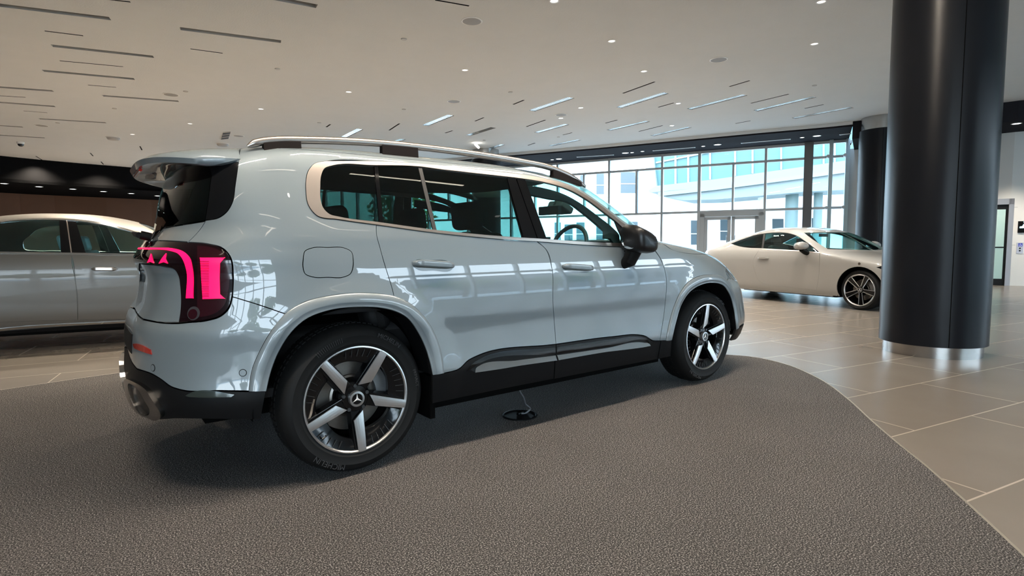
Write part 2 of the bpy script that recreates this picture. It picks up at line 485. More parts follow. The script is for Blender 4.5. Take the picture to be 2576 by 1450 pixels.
def floor_material():
    m = bpy.data.materials.new('porcelain_tile'); m.use_nodes = True
    nt = m.node_tree; b = nt.nodes['Principled BSDF']; N = nt.nodes.new; L = nt.links.new
    tc = N('ShaderNodeTexCoord'); mp = N('ShaderNodeMapping'); L(tc.outputs['Object'], mp.inputs[0])
    # rotate into the tile grid
    mp.vector_type = 'POINT'; mp.inputs['Rotation'].default_value = (0, 0, math.radians(11.0)); mp.inputs['Location'].default_value = (-.117 + .0, 1.756 + .0, 0)
    br = N('ShaderNodeTexBrick'); br.offset = .5; br.offset_frequency = 2
    br.inputs['Scale'].default_value = 1.0; br.inputs['Mortar Size'].default_value = .005; br.inputs['Mortar Smooth'].default_value = .1
    br.inputs['Brick Width'].default_value = 1.25; br.inputs['Row Height'].default_value = .63; br.inputs['Bias'].default_value = 0
    br.inputs['Color1'].default_value = (.205, .178, .155, 1); br.inputs['Color2'].default_value = (.225, .198, .172, 1); br.inputs['Mortar'].default_value = (.46, .40, .34, 1)
    L(mp.outputs[0], br.inputs['Vector'])
    n = N('ShaderNodeTexNoise'); n.inputs['Scale'].default_value = 2.2; n.inputs['Detail'].default_value = 6; L(tc.outputs['Object'], n.inputs['Vector'])
    mx = N('ShaderNodeMixRGB'); mx.blend_type = 'MULTIPLY'; mx.inputs[0].default_value = .5
    cr = N('ShaderNodeValToRGB'); cr.color_ramp.elements[0].position = .2; cr.color_ramp.elements[0].color = (.80, .79, .78, 1); cr.color_ramp.elements[1].position = .8; cr.color_ramp.elements[1].color = (1, 1, 1, 1)
    L(n.outputs['Fac'], cr.inputs[0]); L(br.outputs['Color'], mx.inputs[1]); L(cr.outputs[0], mx.inputs[2]); L(mx.outputs[0], b.inputs['Base Color'])
    b.inputs['Roughness'].default_value = .24
    b.inputs['Specular IOR Level'].default_value = .5
    return m
def carpet_material():
    m = bpy.data.materials.new('speckled_carpet'); m.use_nodes = True
    nt = m.node_tree; b = nt.nodes['Principled BSDF']; N = nt.nodes.new; L = nt.links.new
    tc = N('ShaderNodeTexCoord')
    n = N('ShaderNodeTexNoise'); n.inputs['Scale'].default_value = 175; n.inputs['Detail'].default_value = 3; n.inputs['Roughness'].default_value = .7; L(tc.outputs['Object'], n.inputs['Vector'])
    cr = N('ShaderNodeValToRGB'); e = cr.color_ramp.elements
    e[0].position = .40; e[0].color = (.012, .0115, .0115, 1); e[1].position = .50; e[1].color = (.056, .051, .049, 1)
    x = e.new(.56); x.color = (.140, .128, .122, 1); x = e.new(.64); x.color = (.42, .385, .365, 1)
    L(n.outputs['Fac'], cr.inputs[0])
    n2 = N('ShaderNodeTexNoise'); n2.inputs['Scale'].default_value = 1.6; n2.inputs['Detail'].default_value = 3; L(tc.outputs['Object'], n2.inputs['Vector'])
    mr = N('ShaderNodeMapRange'); mr.inputs['To Min'].default_value = .8; mr.inputs['To Max'].default_value = 1.15; L(n2.outputs['Fac'], mr.inputs['Value'])
    mx = N('ShaderNodeMixRGB'); mx.blend_type = 'MULTIPLY'; mx.inputs[0].default_value = 1; L(cr.outputs[0], mx.inputs[1]); L(mr.outputs[0], mx.inputs[2])
    L(mx.outputs[0], b.inputs['Base Color']); b.inputs['Roughness'].default_value = .9; b.inputs['Specular IOR Level'].default_value = .25
    bp = N('ShaderNodeBump'); bp.inputs['Strength'].default_value = .6; bp.inputs['Distance'].default_value = .004; L(n.outputs['Fac'], bp.inputs['Height']); L(bp.outputs[0], b.inputs['Normal'])
    return m

FZ = -.008
o = link('floor', [(-15, -13.3, FZ), (24, -13.3, FZ), (24, 32, FZ), (-15, 32, FZ)], [(0, 1, 2, 3)], floor_material()); o['kind'] = 'structure'
# outdoor ground
o = link('ground', [(-60, -80, -.03), (120, -80, -.03), (120, 110, -.03), (-60, 110, -.03)], [(0, 1, 2, 3)], mat('pale_paving', (.52, .52, .50), .8, noise=(.6, .1))); o['kind'] = 'structure'

# carpet, outline traced on the floor
edge = [onz(*p, 0)[:2] for p in [(0, 982), (100, 967), (200, 952), (310, 937)]] + [np.array(p) for p in [(.2, 2.66), (1.3, 2.45), (2.35, 1.85), (3.2, .85), (3.72, .1)]] + \
    [onz(*p, 0)[:2] for p in [(1820, 892), (1900, 899), (1960, 912), (2050, 948), (2130, 1003), (2190, 1058), (2250, 1110), (2330, 1175), (2440, 1275), (2500, 1330), (2572, 1398)]] + \
    [np.array(p) for p in [(.7, -3.75), (-.8, -4.5), (-2.6, -4.4), (-4.2, -3.0), (-4.8, -.8), (-4.2, 1.2), (-2.9, 2.15)]]
edge = smooth_line([tuple(p) for p in edge], .08)
root = empty('display_carpet'); tag(root, 'speckled charcoal loop carpet with a rounded outline under the pale blue suv', 'carpet')
mb = MB(); mb.prism([tuple(p) for p in edge][::-1] if area2(edge) < 0 else [tuple(p) for p in edge], FZ + .001, 0.0)
mb.build('pile', carpet_material(), root)
mb = MB(); E = np.array(edge); 
if area2(E) < 0: E = E[::-1]
Eo = inset(E, -.012); n = len(E)
mb.add([(*p, -.0005) for p in E] + [(*p, -.0005) for p in Eo] + [(*p, FZ) for p in Eo] , [(i, n + i, n + (i + 1) % n, (i + 1) % n) for i in range(n)] + [(n + i, 2 * n + i, 2 * n + (i + 1) % n, n + (i + 1) % n) for i in range(n)])
mb.build('edge_trim', mat('pale_trim', (.42, .38, .32), .35, .5), root)

# walls, soffits
def wallstrip(name, pts, z0, z1, m, th=.15, parent=None):
    mb = MB()
    for a, b in zip(pts[:-1], pts[1:]):
        a, b = np.array(a), np.array(b); t = (b - a) / np.linalg.norm(b - a); nn = np.array([t[1], -t[0]]) * th
        q = [a, b, b + nn, a + nn]
        mb.prism([tuple(p) for p in q] if area2(q) > 0 else [tuple(p) for p in q][::-1], z0, z1)
    o = mb.build(name, m, parent); o['kind'] = 'structure'; return o
WA = np.array([13.07, 12.07]); WD = np.array([.419, -.908]); WN = np.array([.908, .419])
edgeL = [(-14.5, 14.0), (-9, 19.2), (-5.5, 21.1), (-2.94, 22.12), (-1.93, 22.5), (-.82, 22.8), (.39, 23.0), (2.13, 23.37), (4.9, 23.7)]
edgeR = [(5.7, 22.9), (10.76, 12.02), (12.13, 9.26), (13.14, 7.0), (14.01, 5.02), (14.77, 3.46), (14.96, 2.91), (15.65, -.2), (21.3, -13.2)]
ceil_poly = [(-14.5, -13.2)] + edgeR[::-1] + edgeL[::-1]
wl = [(p[0] - .9 if p[0] < 0 else p[0] - .3, p[1] + 5.0) for p in edgeL]; wl[0] = (-14.5, 19); wl[-1] = (7.0, 29.0)
wallstrip('wall_left', wl, FZ, 3.6, M_WALLL, -.15)
# left fascia and low dark soffit
M_BLK = mat('black_soffit_paint', (.004, .004, .0045), .8, spec=.05, noise=(3, .05))
wallstrip('trim_1', edgeL, 3.35, CEIL + .05, M_BLK, -.1)
mb = MB(); k = len(edgeL); mb.prism([tuple(p) for p in edgeL] + wl[::-1] if area2(edgeL + wl[::-1]) > 0 else (edgeL + wl[::-1])[::-1], 3.35, 3.45)
o = mb.build('ceiling_soffit_left', M_BLK); o['kind'] = 'structure'
W0 = WA - 14.2 * WD; W1 = WA + 9.14 * WD
wr = [tuple(W1), (17.3, .16), (22.9, -13.1)]
# right dark soffit above the window wall
q = edgeR[:7] + [tuple(W1 + .3 * WN), tuple(W0 + .3 * WN)]
mb = MB(); mb.prism(q if area2(q) > 0 else q[::-1], 4.08, 4.3); o = mb.build('ceiling_soffit_window', M_DARK); o['kind'] = 'structure'
wallstrip('trim_2', [tuple(np.array(p) - .03 * WN) for p in edgeR[:7]], 4.12, CEIL + .02, M_TRIM, .03)
q = [edgeR[6], edgeR[7], edgeR[8], (23.2, -13.2), (17.6, .16), (17.3, 3.77)]
mb = MB(); mb.prism(q if area2(q) > 0 else q[::-1], 3.76, 4.3); o = mb.build('ceiling_soffit_lift', M_DARK); o['kind'] = 'structure'
wallstrip('wall_right', wr, FZ, 3.8, M_WALLR, -.2)
mb = MB()
for t in (.40, .80): pass
wallstrip('wall_back_left', [(-14.5, -13.2), (-14.5, 19)], FZ, CEIL + .1, mat('taupe_wall', (.30, .28, .26), .7, noise=(1, .05)), -.15)

# ceiling with cut-outs
ORD = 'nearest,second nearest,third nearest,fourth nearest,fifth nearest,sixth nearest,seventh nearest,eighth nearest,ninth nearest,tenth nearest,eleventh nearest,twelfth nearest,thirteenth nearest,fourteenth nearest,fifteenth nearest,sixteenth nearest,seventeenth nearest,eighteenth nearest,nineteenth nearest,twentieth nearest'.split(',')
def bar_rect(a, b, width):
    a, b = onz(*a, CEIL)[:2], onz(*b, CEIL)[:2]; return seg_rect(a, b, width)
def seg_rect(a, b, width):
    a, b = np.array(a), np.array(b)
    t = (b - a) / np.linalg.norm(b - a); n = np.array([-t[1], t[0]]) * width / 2
    q = [a - n, b - n, b + n, a + n]
    return q if area2(q) > 0 else q[::-1]
wideL = [((-60, 6), (277, 47)), ((453, 72), (707, 105)), ((640, -14), (797, 16)), ((130, 115), (386, 143)), ((108, 178), (338, 199)), ((-90, 213), (133, 229)), ((258, 241), (449, 255)),
         ((-50, 254), (138, 268)), ((98, 299), (266, 309)), ((-90, 310), (57, 320)), ((-40, 338), (112, 347))]
thinL = [((230, -6), (328, 5)), ((1095, 0), (1180, 15)), ((112, 78), (209, 90)), ((479, 123), (560, 134)), ((150, 153), (310, 168)), ((221, 214), (292, 220)), ((-20, 240), (64, 245)), ((59, 279), (119, 284)), ((90, 393), (106, 403)), ((227, 385), (234, 393)), ((352, 368), (357, 378)), ((368, 404), (374, 416)), ((254, 407), (260, 414))]
wideR = [((1338, 279), (1438, 246)), ((1557, 271), (1676, 234)), ((1734, 275), (1874, 239)), ((1901, 279), (2049, 244)), ((1996, 298), (2144, 270)), ((1070, 316), (1135, 290)), ((1178, 341), (1242, 321)), ((1350, 334), (1426, 313)), ((1531, 328), (1630, 305)), ((1640, 342), (1735, 320)), ((1215, 379), (1265, 364)), ((1385, 367), (1458, 352)), ((864, 346), (906, 325)), ((991, 358), (1015, 350))]
thinR = [((1567, 235), (1647, 206)), ((1835, 218), (1886, 203)), ((1889, 260), (1984, 237)), ((2024, 273), (2072, 263)), ((1291, 263), (1318, 252)), ((1656, 270), (1695, 259)), ((1324, 319), (1372, 302)), ((1195, 305), (1217, 296)), ((1523, 310), (1553, 302)), ((1850, 311), (1888, 304)), ((1607, 331), (1667, 316)), ((1120, 335), (1138, 329)), ((1416, 340), (1439, 334)), ((1328, 366), (1346, 360)), ((821, 320), (831, 313)), ((979, 328), (1005, 311))]
holes = []
def slot(kind, a, b, width, depth, rank, side):
    r = bar_rect(a, b, width); holes.append(np.array(r))
    c = sum(r) / 4
    e = empty('ceiling_slot' if kind == 'wide' else 'ceiling_slit', (c[0], c[1], CEIL))
    where = {'L': 'the left part of the ceiling', 'R': 'the ceiling towards the windows'}[side]
    if kind == 'wide': tag(e, 'wide grey air slot in %s, %s to viewer' % (where, rank), 'ceiling vent', 'wide slots in ' + where)
    else: tag(e, 'thin dark slit in %s, %s to viewer' % (where, rank), 'ceiling slit', 'thin slits in ' + where)
    q = [(p[0] - c[0], p[1] - c[1]) for p in r]; n = 4
    V = [(*p, 0) for p in q] + [(*p, depth) for p in q]
    link('side_wall', V, [(i, n + i, n + (i + 1) % n, (i + 1) % n) for i in range(4)], (M_SLOT if side == 'L' else M_SLOTR) if kind == 'wide' else M_SLOTD, e)
    link('back_plate', [(*p, depth) for p in q], [(3, 2, 1, 0)], (M_SLOT if side == 'L' else M_SLOTR) if kind == 'wide' else M_SLOTD, e)
    if kind == 'thin':
        l = bpy.data.lights.new('slit_lamp', 'SPOT'); l.energy = SLOT_E; l.color = (1, .86, .68) if side == 'L' else (1, .92, .80); l.energy *= 3.6 if side == 'L' else 1; l.spot_size = math.radians(120); l.spot_blend = .8; l.shadow_soft_size = .06
        lo = bpy.data.objects.new('slit_lamp', l); COL.objects.link(lo); lo.location = (0, 0, -.01); lo.parent = e
    if kind == 'wide':   # blades of the air slot
        Q = [np.array(p) for p in q]; mb = MB()
        for f in (.33, .67):
            l0 = Q[0] + (Q[3] - Q[0]) * f; l1 = Q[1] + (Q[2] - Q[1]) * f; s_ = (Q[3] - Q[0]) / np.linalg.norm(Q[3] - Q[0]) * .006
            if np.linalg.norm(Q[1] - Q[0]) < np.linalg.norm(Q[3] - Q[0]):
                l0 = Q[0] + (Q[1] - Q[0]) * f; l1 = Q[3] + (Q[2] - Q[3]) * f; s_ = (Q[1] - Q[0]) / np.linalg.norm(Q[1] - Q[0]) * .006
            z = depth * .55
            mb.prism([tuple(p) for p in (l0 - s_, l1 - s_, l1 + s_, l0 + s_)], z, z + min(.03, depth * .4))
        mb.build('blade', M_SLOTR if side == 'R' else M_SLOT, e)
def by_near(L): return sorted(L, key=lambda s: np.hypot(*(onz((s[0][0] + s[1][0]) / 2, (s[0][1] + s[1][1]) / 2, CEIL)[:2] - CPOS[:2])))
for k, s_ in enumerate(by_near(wideL)): slot('wide', *s_, .125, .10, ORD[k], 'L')
for k, s_ in enumerate(by_near(thinL)): slot('thin', *s_, .035, .06, ORD[k], 'L')
for k, s_ in enumerate(by_near(wideR)): slot('wide', *s_, .18, .010, ORD[k], 'R')
for k, s_ in enumerate(by_near(thinR)): slot('thin', *s_, .045, .06, ORD[k], 'R')
cp = np.array(ceil_poly)
if area2(cp) < 0: cp = cp[::-1]
v2, F, B = fill(cp, holes, 3.0)
o = link('ceiling', [(*p, CEIL) for p in v2], [tuple(f[::-1]) for f in F], M_CEIL); o['kind'] = 'structure'
# the slab above keeps the sky out
mb = MB(); mb.prism([tuple(p) for p in cp], CEIL + .16, CEIL + .3); o = mb.build('ceiling_slab', M_CEIL); o['kind'] = 'structure'
o = link('ceiling_slab_edge', [(-60, -60, 0)] * 3, [(0, 1, 2)], M_CEIL) if False else None

# round fittings
def downlight(px, py, lit, rank, spot=0, z=CEIL, r=.052, glow=None):
    p = onz(px, py, z); e = empty('downlight', (p[0], p[1], z))
    mb = MB(); mb.lathe([(r * 1.25, 0), (r * 1.25, -.006), (r, -.008), (r * .9, .0)], n=20); mb.build('ring', M_WHITE, e, True)
    mb = MB(); mb.lathe([(r * .92, -.002), (.0005, -.002)], n=20); mb.build('lens', (glow or M_LAMP) if lit else M_WHITE, e)
    if spot:
        l = bpy.data.lights.new('downlight_lamp', 'SPOT'); l.energy = spot; l.color = (1, .90, .76); l.spot_size = math.radians(95); l.spot_blend = .7; l.shadow_soft_size = .05
        lo = bpy.data.objects.new('downlight_lamp', l); COL.objects.link(lo); lo.location = (0, 0, -.03); lo.parent = e
    return e
DL = [(1394, 2), (2066, 4), (1539, 103), (2049, 110), (1170, 176), (1620, 179), (877, 231), (1461, 271), (1411, 297), (1706, 260), (1690, 316), (656, 274), (478, 311), (333, 338)]
DL.sort(key=lambda p: np.hypot(*(onz(*p, CEIL)[:2] - CPOS[:2])))
for k, p in enumerate(DL):
    e = downlight(*p, True, k, spot=SPOT_E, glow=M_LAMPC if p in ((1706, 260), (1461, 271), (1690, 316), (1411, 297)) else mat('lamp_soft', (1, .97, .9), .4, emit=(1, .95, .88), estr=1.4))
    tag(e, 'small round white downlight in the plaster ceiling, %s to the viewer' % ORD[k], 'downlight', 'downlights in the plaster ceiling')
SD = [(1406, 400, 0), (1573, 385, 0), (1616, 381, 1), (1805, 364, 0), (2055, 342, 0), (1389, 402, 1), (1590, 384, 1), (1769, 368, 1), (2018, 346, 1)]
SD.sort(key=lambda p: np.hypot(*(onz(p[0], p[1], 4.08)[:2] - CPOS[:2])))
for k, p in enumerate(SD):
    e = downlight(p[0], p[1], True, k, z=4.08, r=.05 if p[2] else .09, glow=M_LAMPC)
    tag(e, 'bright round downlight in the dark soffit above the windows, %s to the viewer' % ORD[k], 'downlight', 'downlights in the dark soffit')
e = downlight(2557, 311, True, 0, z=3.76, r=.08, glow=M_LAMPC, spot=420); tag(e, 'bright downlight in the dark soffit beside the lift', 'downlight')
SL = [(10, 462), (98, 470), (183, 476), (260, 482), (330, 487), (396, 493)]
for k, p in enumerate(SL):
    e = downlight(*p, True, k, z=3.35, r=.10, glow=M_LAMPC, spot=60); tag(e, 'small downlight in the low black soffit, %s from the left edge' % ('first,second,third,fourth,fifth,sixth'.split(',')[k]), 'downlight', 'downlights in the low black soffit')
for k, p in enumerate([(1451, 395, 1544, 389.5), (1642, 379, 1749, 370.5), (1864, 360, 1989, 349.5), (2112, 339, 2141, 335.5)]):
    a, b = onz(p[0], p[1], 4.08)[:2], onz(p[2], p[3], 4.08)[:2]; r = seg_rect(a, b, .10); c = sum(r) / 4
    e = empty('linear_vent', (c[0], c[1], 4.08)); tag(e, 'long pale strip vent in the dark window soffit, %s from the right' % ('fourth', 'third', 'second', 'first')[k], 'ceiling vent', 'strip vents in the dark soffit')
    q = [(x - c[0], y - c[1]) for x, y in r]
    mb = MB(); mb.prism(q, -.012, 0); mb.build('frame', mat('pale_grille', (.55, .58, .6), .35, .3), e)
    mb = MB(); q2 = [(x * .96, y * .96) for x, y in inset(np.array(q), .03)]; mb.prism(q2, -.016, -.011); mb.build('blade', M_SLOT, e)
# round speakers, sprinklers, detectors
for k, p in enumerate([(1187, 53), (1808, 150), (1142, 255), (430, 238), (1412, 289), (105, 316), (600, 342)]):
    c = onz(*p, CEIL); e = empty('ceiling_speaker', (c[0], c[1], CEIL)); tag(e, 'round white speaker grille in the ceiling, %s to the viewer' % ORD[k], 'ceiling speaker', 'round speakers in the ceiling')
    mb = MB(); mb.lathe([(.148, 0), (.148, -.006), (.140, -.010), (.128, -.008)], n=36); mb.build('rim', M_WHITE, e, True)
    mb = MB(); mb.lathe([(.129, -.007), (.09, -.010), (.0005, -.011)], n=36); mb.build('grille', mat('speaker_mesh', (.30, .29, .28), .6, noise=(300, .3)), e, True)
sp = [(1016, 98), (698, 173), (1284, 232), (1016, 275), (2049, 215), (467, 230), (288, 273), (803, 309), (145, 309), (1405, 345), (1218, 353)]
sp.sort(key=lambda p: np.hypot(*(onz(*p, CEIL)[:2] - CPOS[:2])))
for k, p in enumerate(sp):
    c = onz(*p, CEIL); e = empty('sprinkler', (c[0], c[1], CEIL)); tag(e, 'small flat grey sprinkler cap on the ceiling, %s to the viewer' % ORD[k], 'sprinkler', 'sprinkler caps on the ceiling')
    mb = MB(); mb.lathe([(.045, 0), (.045, -.008), (.040, -.012), (.0005, -.012)], n=18); mb.build('cap', mat('sprinkler_cap', (.45, .43, .40), .5), e, True)
for p, l in (((285, 346), 'domed white smoke detector on the ceiling above the silver car'), ((560, 362), 'domed white smoke detector near the square vent above the suv spoiler')):
    c = onz(*p, CEIL); e = empty('smoke_detector', (c[0], c[1], CEIL)); tag(e, l, 'smoke detector')
    mb = MB(); mb.lathe([(.16, 0), (.16, -.03), (.13, -.07), (.0005, -.08)], n=24); mb.build('dome', mat('detector_grey', (.42, .40, .38), .5), e, True)
    mb = MB(); mb.lathe([(.18, 0), (.18, -.012), (.15, -.014)], n=24); mb.build('base', M_WHITE, e, True)
for p, z, l in (((52, 362), CEIL, 'white dome camera on the ceiling at the far left'), ((2135, 361), 4.05, 'dome camera under the dark soffit beside the far column')):
    c = onz(*p, z - .05); e = empty('dome_camera', (c[0], c[1], z)); tag(e, l, 'security camera')
    mb = MB(); mb.lathe([(.09, 0.03), (.09, -.05), (.08, -.06)], n=20); mb.build('housing', M_WHITE, e, True)
    mb = MB(); mb.lathe([(.075, -.05), (.065, -.10), (.035, -.125), (.0005, -.13)], n=20); mb.build('dome', BLACKG, e, True)
r = [onz(*p, CEIL)[:2] for p in ((561, 333), (580, 331), (574, 349), (556, 351))]; c = sum(r) / 4
e = empty('square_vent', (c[0], c[1], CEIL)); tag(e, 'dark slatted square vent in the ceiling above the suv spoiler', 'ceiling vent')
q = [(x - c[0], y - c[1]) for x, y in r]; q = q if area2(q) > 0 else q[::-1]
mb = MB(); mb.prism(q, -.01, 0); mb.build('frame', M_SLOT, e)
for k in range(3):
    Q = np.array(q); a = Q[0] + (Q[3] - Q[0]) * (k + .5) / 3; b = Q[1] + (Q[2] - Q[1]) * (k + .5) / 3; d_ = (Q[3] - Q[0]) * .1
    mb = MB(); mb.prism([tuple(x) for x in (a - d_, b - d_, b + d_, a + d_)][::1 if area2([a - d_, b - d_, b + d_, a + d_]) > 0 else -1], -.018, -.009); mb.build('slat', M_SLOTD, e)
# bright track spot near the rail
c = onz(1200, 364, CEIL - .05); e = empty('spotlight', (c[0], c[1], CEIL)); tag(e, 'lit spotlight on a short arm under the ceiling above the roof rail', 'spotlight')
mb = MB(); mb.tube([(0, 0, 0), (0, 0, -.06)], .02, 10); mb.build('stem', M_WHITE, e)
mb = MB(); mb.tube([(.10, .06, -.12), (0, 0, -.09), (-.10, -.06, -.06)], .035, 12); mb.build('head', M_LAMP, e, True)
# rows of LED lines over the viewer's side of the room (they light the car and mirror in its paint)
for k, (x0, y0, x1, y1, es) in enumerate(LEDS):
    r = seg_rect((x0, y0), (x1, y1), .05); c = sum(r) / 4
    e = empty('led_line', (c[0], c[1], CEIL)); tag(e, 'slim lit led line on the ceiling over the viewer', 'ceiling light', 'led lines behind the viewer')
    q = [(x - c[0], y - c[1]) for x, y in r]
    mb = MB(); mb.prism([tuple(p) for p in inset(np.array(q), -.012)], -.022, -.002); mb.build('housing', M_WHITE, e)
    mb = MB(); mb.prism([tuple(p) for p in q], -.026, -.0225); mb.build('diffuser', mat('led_line_%d' % es, (1, .93, .82), .4, emit=(1, .87, .71), estr=es), e)

for k, (x, y) in enumerate([(x, y) for y in (-11, -7.5, -4) for x in (-12, -8, -4, 0, 4, 8, 12, 16)]):  # unseen fill downlights, added to brighten the viewer's side of the room
    e = empty('downlight', (x, y, CEIL)); tag(e, 'added small white fill downlight in the ceiling over the viewer', 'downlight', 'added fill downlights over the viewer')
    mb = MB(); mb.lathe([(.065, 0), (.065, -.006), (.052, -.008), (.047, .0)], n=16); mb.build('ring', M_WHITE, e, True)
    mb = MB(); mb.lathe([(.048, -.002), (.0005, -.002)], n=16); mb.build('lens', MATS['lamp_soft'], e)
    l = bpy.data.lights.new('downlight_lamp', 'SPOT'); l.energy = BEHIND_E; l.color = (1, .90, .76); l.spot_size = math.radians(110); l.spot_blend = .7; l.shadow_soft_size = .05
    lo = bpy.data.objects.new('downlight_lamp', l); COL.objects.link(lo); lo.location = (0, 0, -.03); lo.parent = e
# columns
M_COL = mat('black_column_skin', (.008, .009, .012), .30, .0, .0, spec=.17, noise=(4, .06))
def column(cx, cy, R, label, collar, seam_az):
    e = empty('column', (cx, cy, FZ)); tag(e, label, 'column', 'round dark columns', 'structure')
    top = CEIL - FZ - (.32 if collar else 0.)
    mb = MB(); mb.lathe([(R, .115), (R, top), (R - .05, top)], n=96); s_ = mb.build('shaft', M_COL, e, True)
    mb = MB(); mb.lathe([(R - .05, 0), (R - .035, 0), (R - .035, .12)], n=96); mb.build('base_ring', STEEL, e, True)
    if collar:
        mb = MB(); mb.lathe([(R - .03, top - .02), (R - .03, CEIL - FZ)], n=96); mb.build('collar', STEEL, e, True)
    for a in (seam_az, seam_az + math.pi * 2 / 3, seam_az - math.pi * 2 / 3):
        mb = MB(); mb.tube([((R + .0005) * math.cos(a), (R + .0005) * math.sin(a), .12), ((R + .0005) * math.cos(a), (R + .0005) * math.sin(a), top)], .0035, 6); mb.build('seam', BLACKM, e)
column(5.777, -1.579, .450, 'broad black round column with a steel base ring, beside the carpet', False, math.radians(196 + 17))
column(15.05, 2.28, .47, 'far black column with a steel collar behind the white coupe', True, math.radians(205))
column(9.75, 11.95, .47, 'distant column with a steel collar seen above the suv roof rail', True, math.radians(205))

# glazed wall: bays, each with its frame and pane
def wp(s_, off=0.): return WA + WD * s_ + WN * off
mull = [-13.6 + 1.94 * k for k in range(7)] + [-.02, 1.94, 3.78, 4.98, 6.95, 8.0]
def bar(mb, a, b, z0, z1, wd, dp, vertical=True):
    pass
def vbar(mb, s_, z0, z1, wd, dp=.14):
    q = [wp(s_ - wd / 2, -dp / 2), wp(s_ + wd / 2, -dp / 2), wp(s_ + wd / 2, dp / 2), wp(s_ - wd / 2, dp / 2)]
    mb.prism([tuple(p) for p in (q if area2(q) > 0 else q[::-1])], z0, z1)
def hbar(mb, s0, s1, z, h, dp=.10):
    q = [wp(s0, -dp / 2), wp(s1, -dp / 2), wp(s1, dp / 2), wp(s0, dp / 2)]
    mb.prism([tuple(p) for p in (q if area2(q) > 0 else q[::-1])], z - h / 2, z + h / 2)
def paneq(name, s0, s1, z0, z1, parent):
    a, b = wp(s0), wp(s1); return link(name, [(*a, z0), (*b, z0), (*b, z1), (*a, z1)], [(0, 1, 2, 3)], GLASSW, parent)
for k in range(len(mull) - 1):
    s0, s1 = mull[k], mull[k + 1]; e = empty('window_%d' % (k + 1)); e['kind'] = 'structure'
    door = abs(s0 - 4.98) < .01
    mb = MB(); vbar(mb, s0, FZ, 4.08, .07 if not door else .09); hbar(mb, s0, s1, 4.04, .08); hbar(mb, s0, s1, 3.61, .07)
    hbar(mb, s0, s1, 2.12, .07)
    if not door: hbar(mb, s0, s1, .05, .1)
    if s1 - s0 > 1.5 and k != 9: vbar(mb, (s0 + s1) / 2 + .05, 2.12, 3.61, .06)
    if k == 8: vbar(mb, 2.95, 2.12, 3.61, .0)
    mb.build('frame', M_FRAME, e)
    if door: paneq('pane', s0, s1, 2.12, 4.04, e)
    else: paneq('pane', s0, s1, FZ, 4.04, e)
# double door
e = empty('door_1'); e['kind'] = 'structure'
sm = 5.98
mb = MB(); vbar(mb, 5.09, FZ, 2.06, .14, .12); vbar(mb, 6.85, FZ, 2.06, .14, .12); hbar(mb, 5.0, 6.95, 2.02, .13, .12); mb.build('frame', M_FRAME, e)
for a, b in ((5.16, sm - .01), (sm + .01, 6.78)):
    mb = MB(); vbar(mb, a + .05, FZ + .01, 1.95, .1, .06); vbar(mb, b - .05, FZ + .01, 1.95, .1, .06); hbar(mb, a, b, 1.90, .1, .06); hbar(mb, a, b, .09, .16, .06)
    lf = mb.build('leaf', M_FRAME, e); pn = paneq('pane', a + .1, b - .1, .16, 1.85, e)
mb = MB()
for s_ in (sm - .12, sm + .12):
    a = wp(s_, -.09); mb.tube([(*a, .75), (*a, 1.35)], .014, 8)
mb.build('handle', STEEL, e)
# thick corner post and the finned bay beside the far column
e = empty('window_14'); e['kind'] = 'structure'
mb = MB(); vbar(mb, 8.12, FZ, 4.08, .24, .26); mb.build('post', mat('post_grey', (.16, .165, .17), .5), e)
mb = MB()
for s_ in (8.70, 9.12): vbar(mb, s_, FZ, 4.08, .10, .40)
mb.build('fin', mat('pale_fin', (.46, .58, .62), .4, .2), e)
mb = MB()
hbar(mb, 8.2, 9.14, 4.04, .08)
for z in (2.12, 3.61):
    hbar(mb, 8.2, 9.14, z, .07)
    for s_ in (8.62, 9.05):
        a, b = wp(s_, -.26), wp(s_, .0); mb.tube([(*a, z), (*b, z)], .045, 12)
mb.build('strut', M_FRAME, e)
paneq('pane', 8.2, 9.14, FZ, 4.08, e)

# glazed wall behind the viewer
YB = -13.0
wallstrip('wall_back', [(4.6, YB), (-3.2, YB)], FZ, CEIL + .1, mat('back_wall_grey', (.28, .27, .26), .7, noise=(1, .05)), .15)
for k in range(15):
    x0 = 4.6 + 1.98 * k if k < 9 else -3.2 - 1.98 * (k - 8); e = empty('window_%d' % (20 + k)); e['kind'] = 'structure'
    mb = MB(); mb.box(x0 - .05, x0 + .05, YB - .1, YB + .1, FZ, 4.25)
    for z in (.05, 2.12, 3.61, 4.2): mb.box(x0, x0 + 1.98, YB - .06, YB + .06, z - .04, z + .04)
    mb.build('frame', M_FRAME, e)
    link('pane', [(x0, YB, FZ), (x0 + 1.98, YB, FZ), (x0 + 1.98, YB, 4.25), (x0, YB, 4.25)], [(0, 1, 2, 3)], GLASSW, e)

# lift door with its surround on the right wall, sign and call panel
RN = np.array([-.9153, -.4026, 0]); RA = np.array([17.3, .16, 0]); RD = np.array([.4026, -.9153, 0])
def rp(px, py, off=0.): return onplane(px, py, RA + RN * off, RN)
def rq(pts, off0, off1, name, m, parent):
    a = [rp(*p, off0) for p in pts]; a0 = [p + RN * 0 for p in a]; b = [p + RN * (off1 - off0) for p in a]; n = len(a)
    return link(name, a0 + b, [tuple(range(n)), tuple(reversed(range(n, 2 * n)))] + [(i, n + i, n + (i + 1) % n, (i + 1) % n) for i in range(n)], m, parent)
e = empty('door_2'); e['kind'] = 'structure'
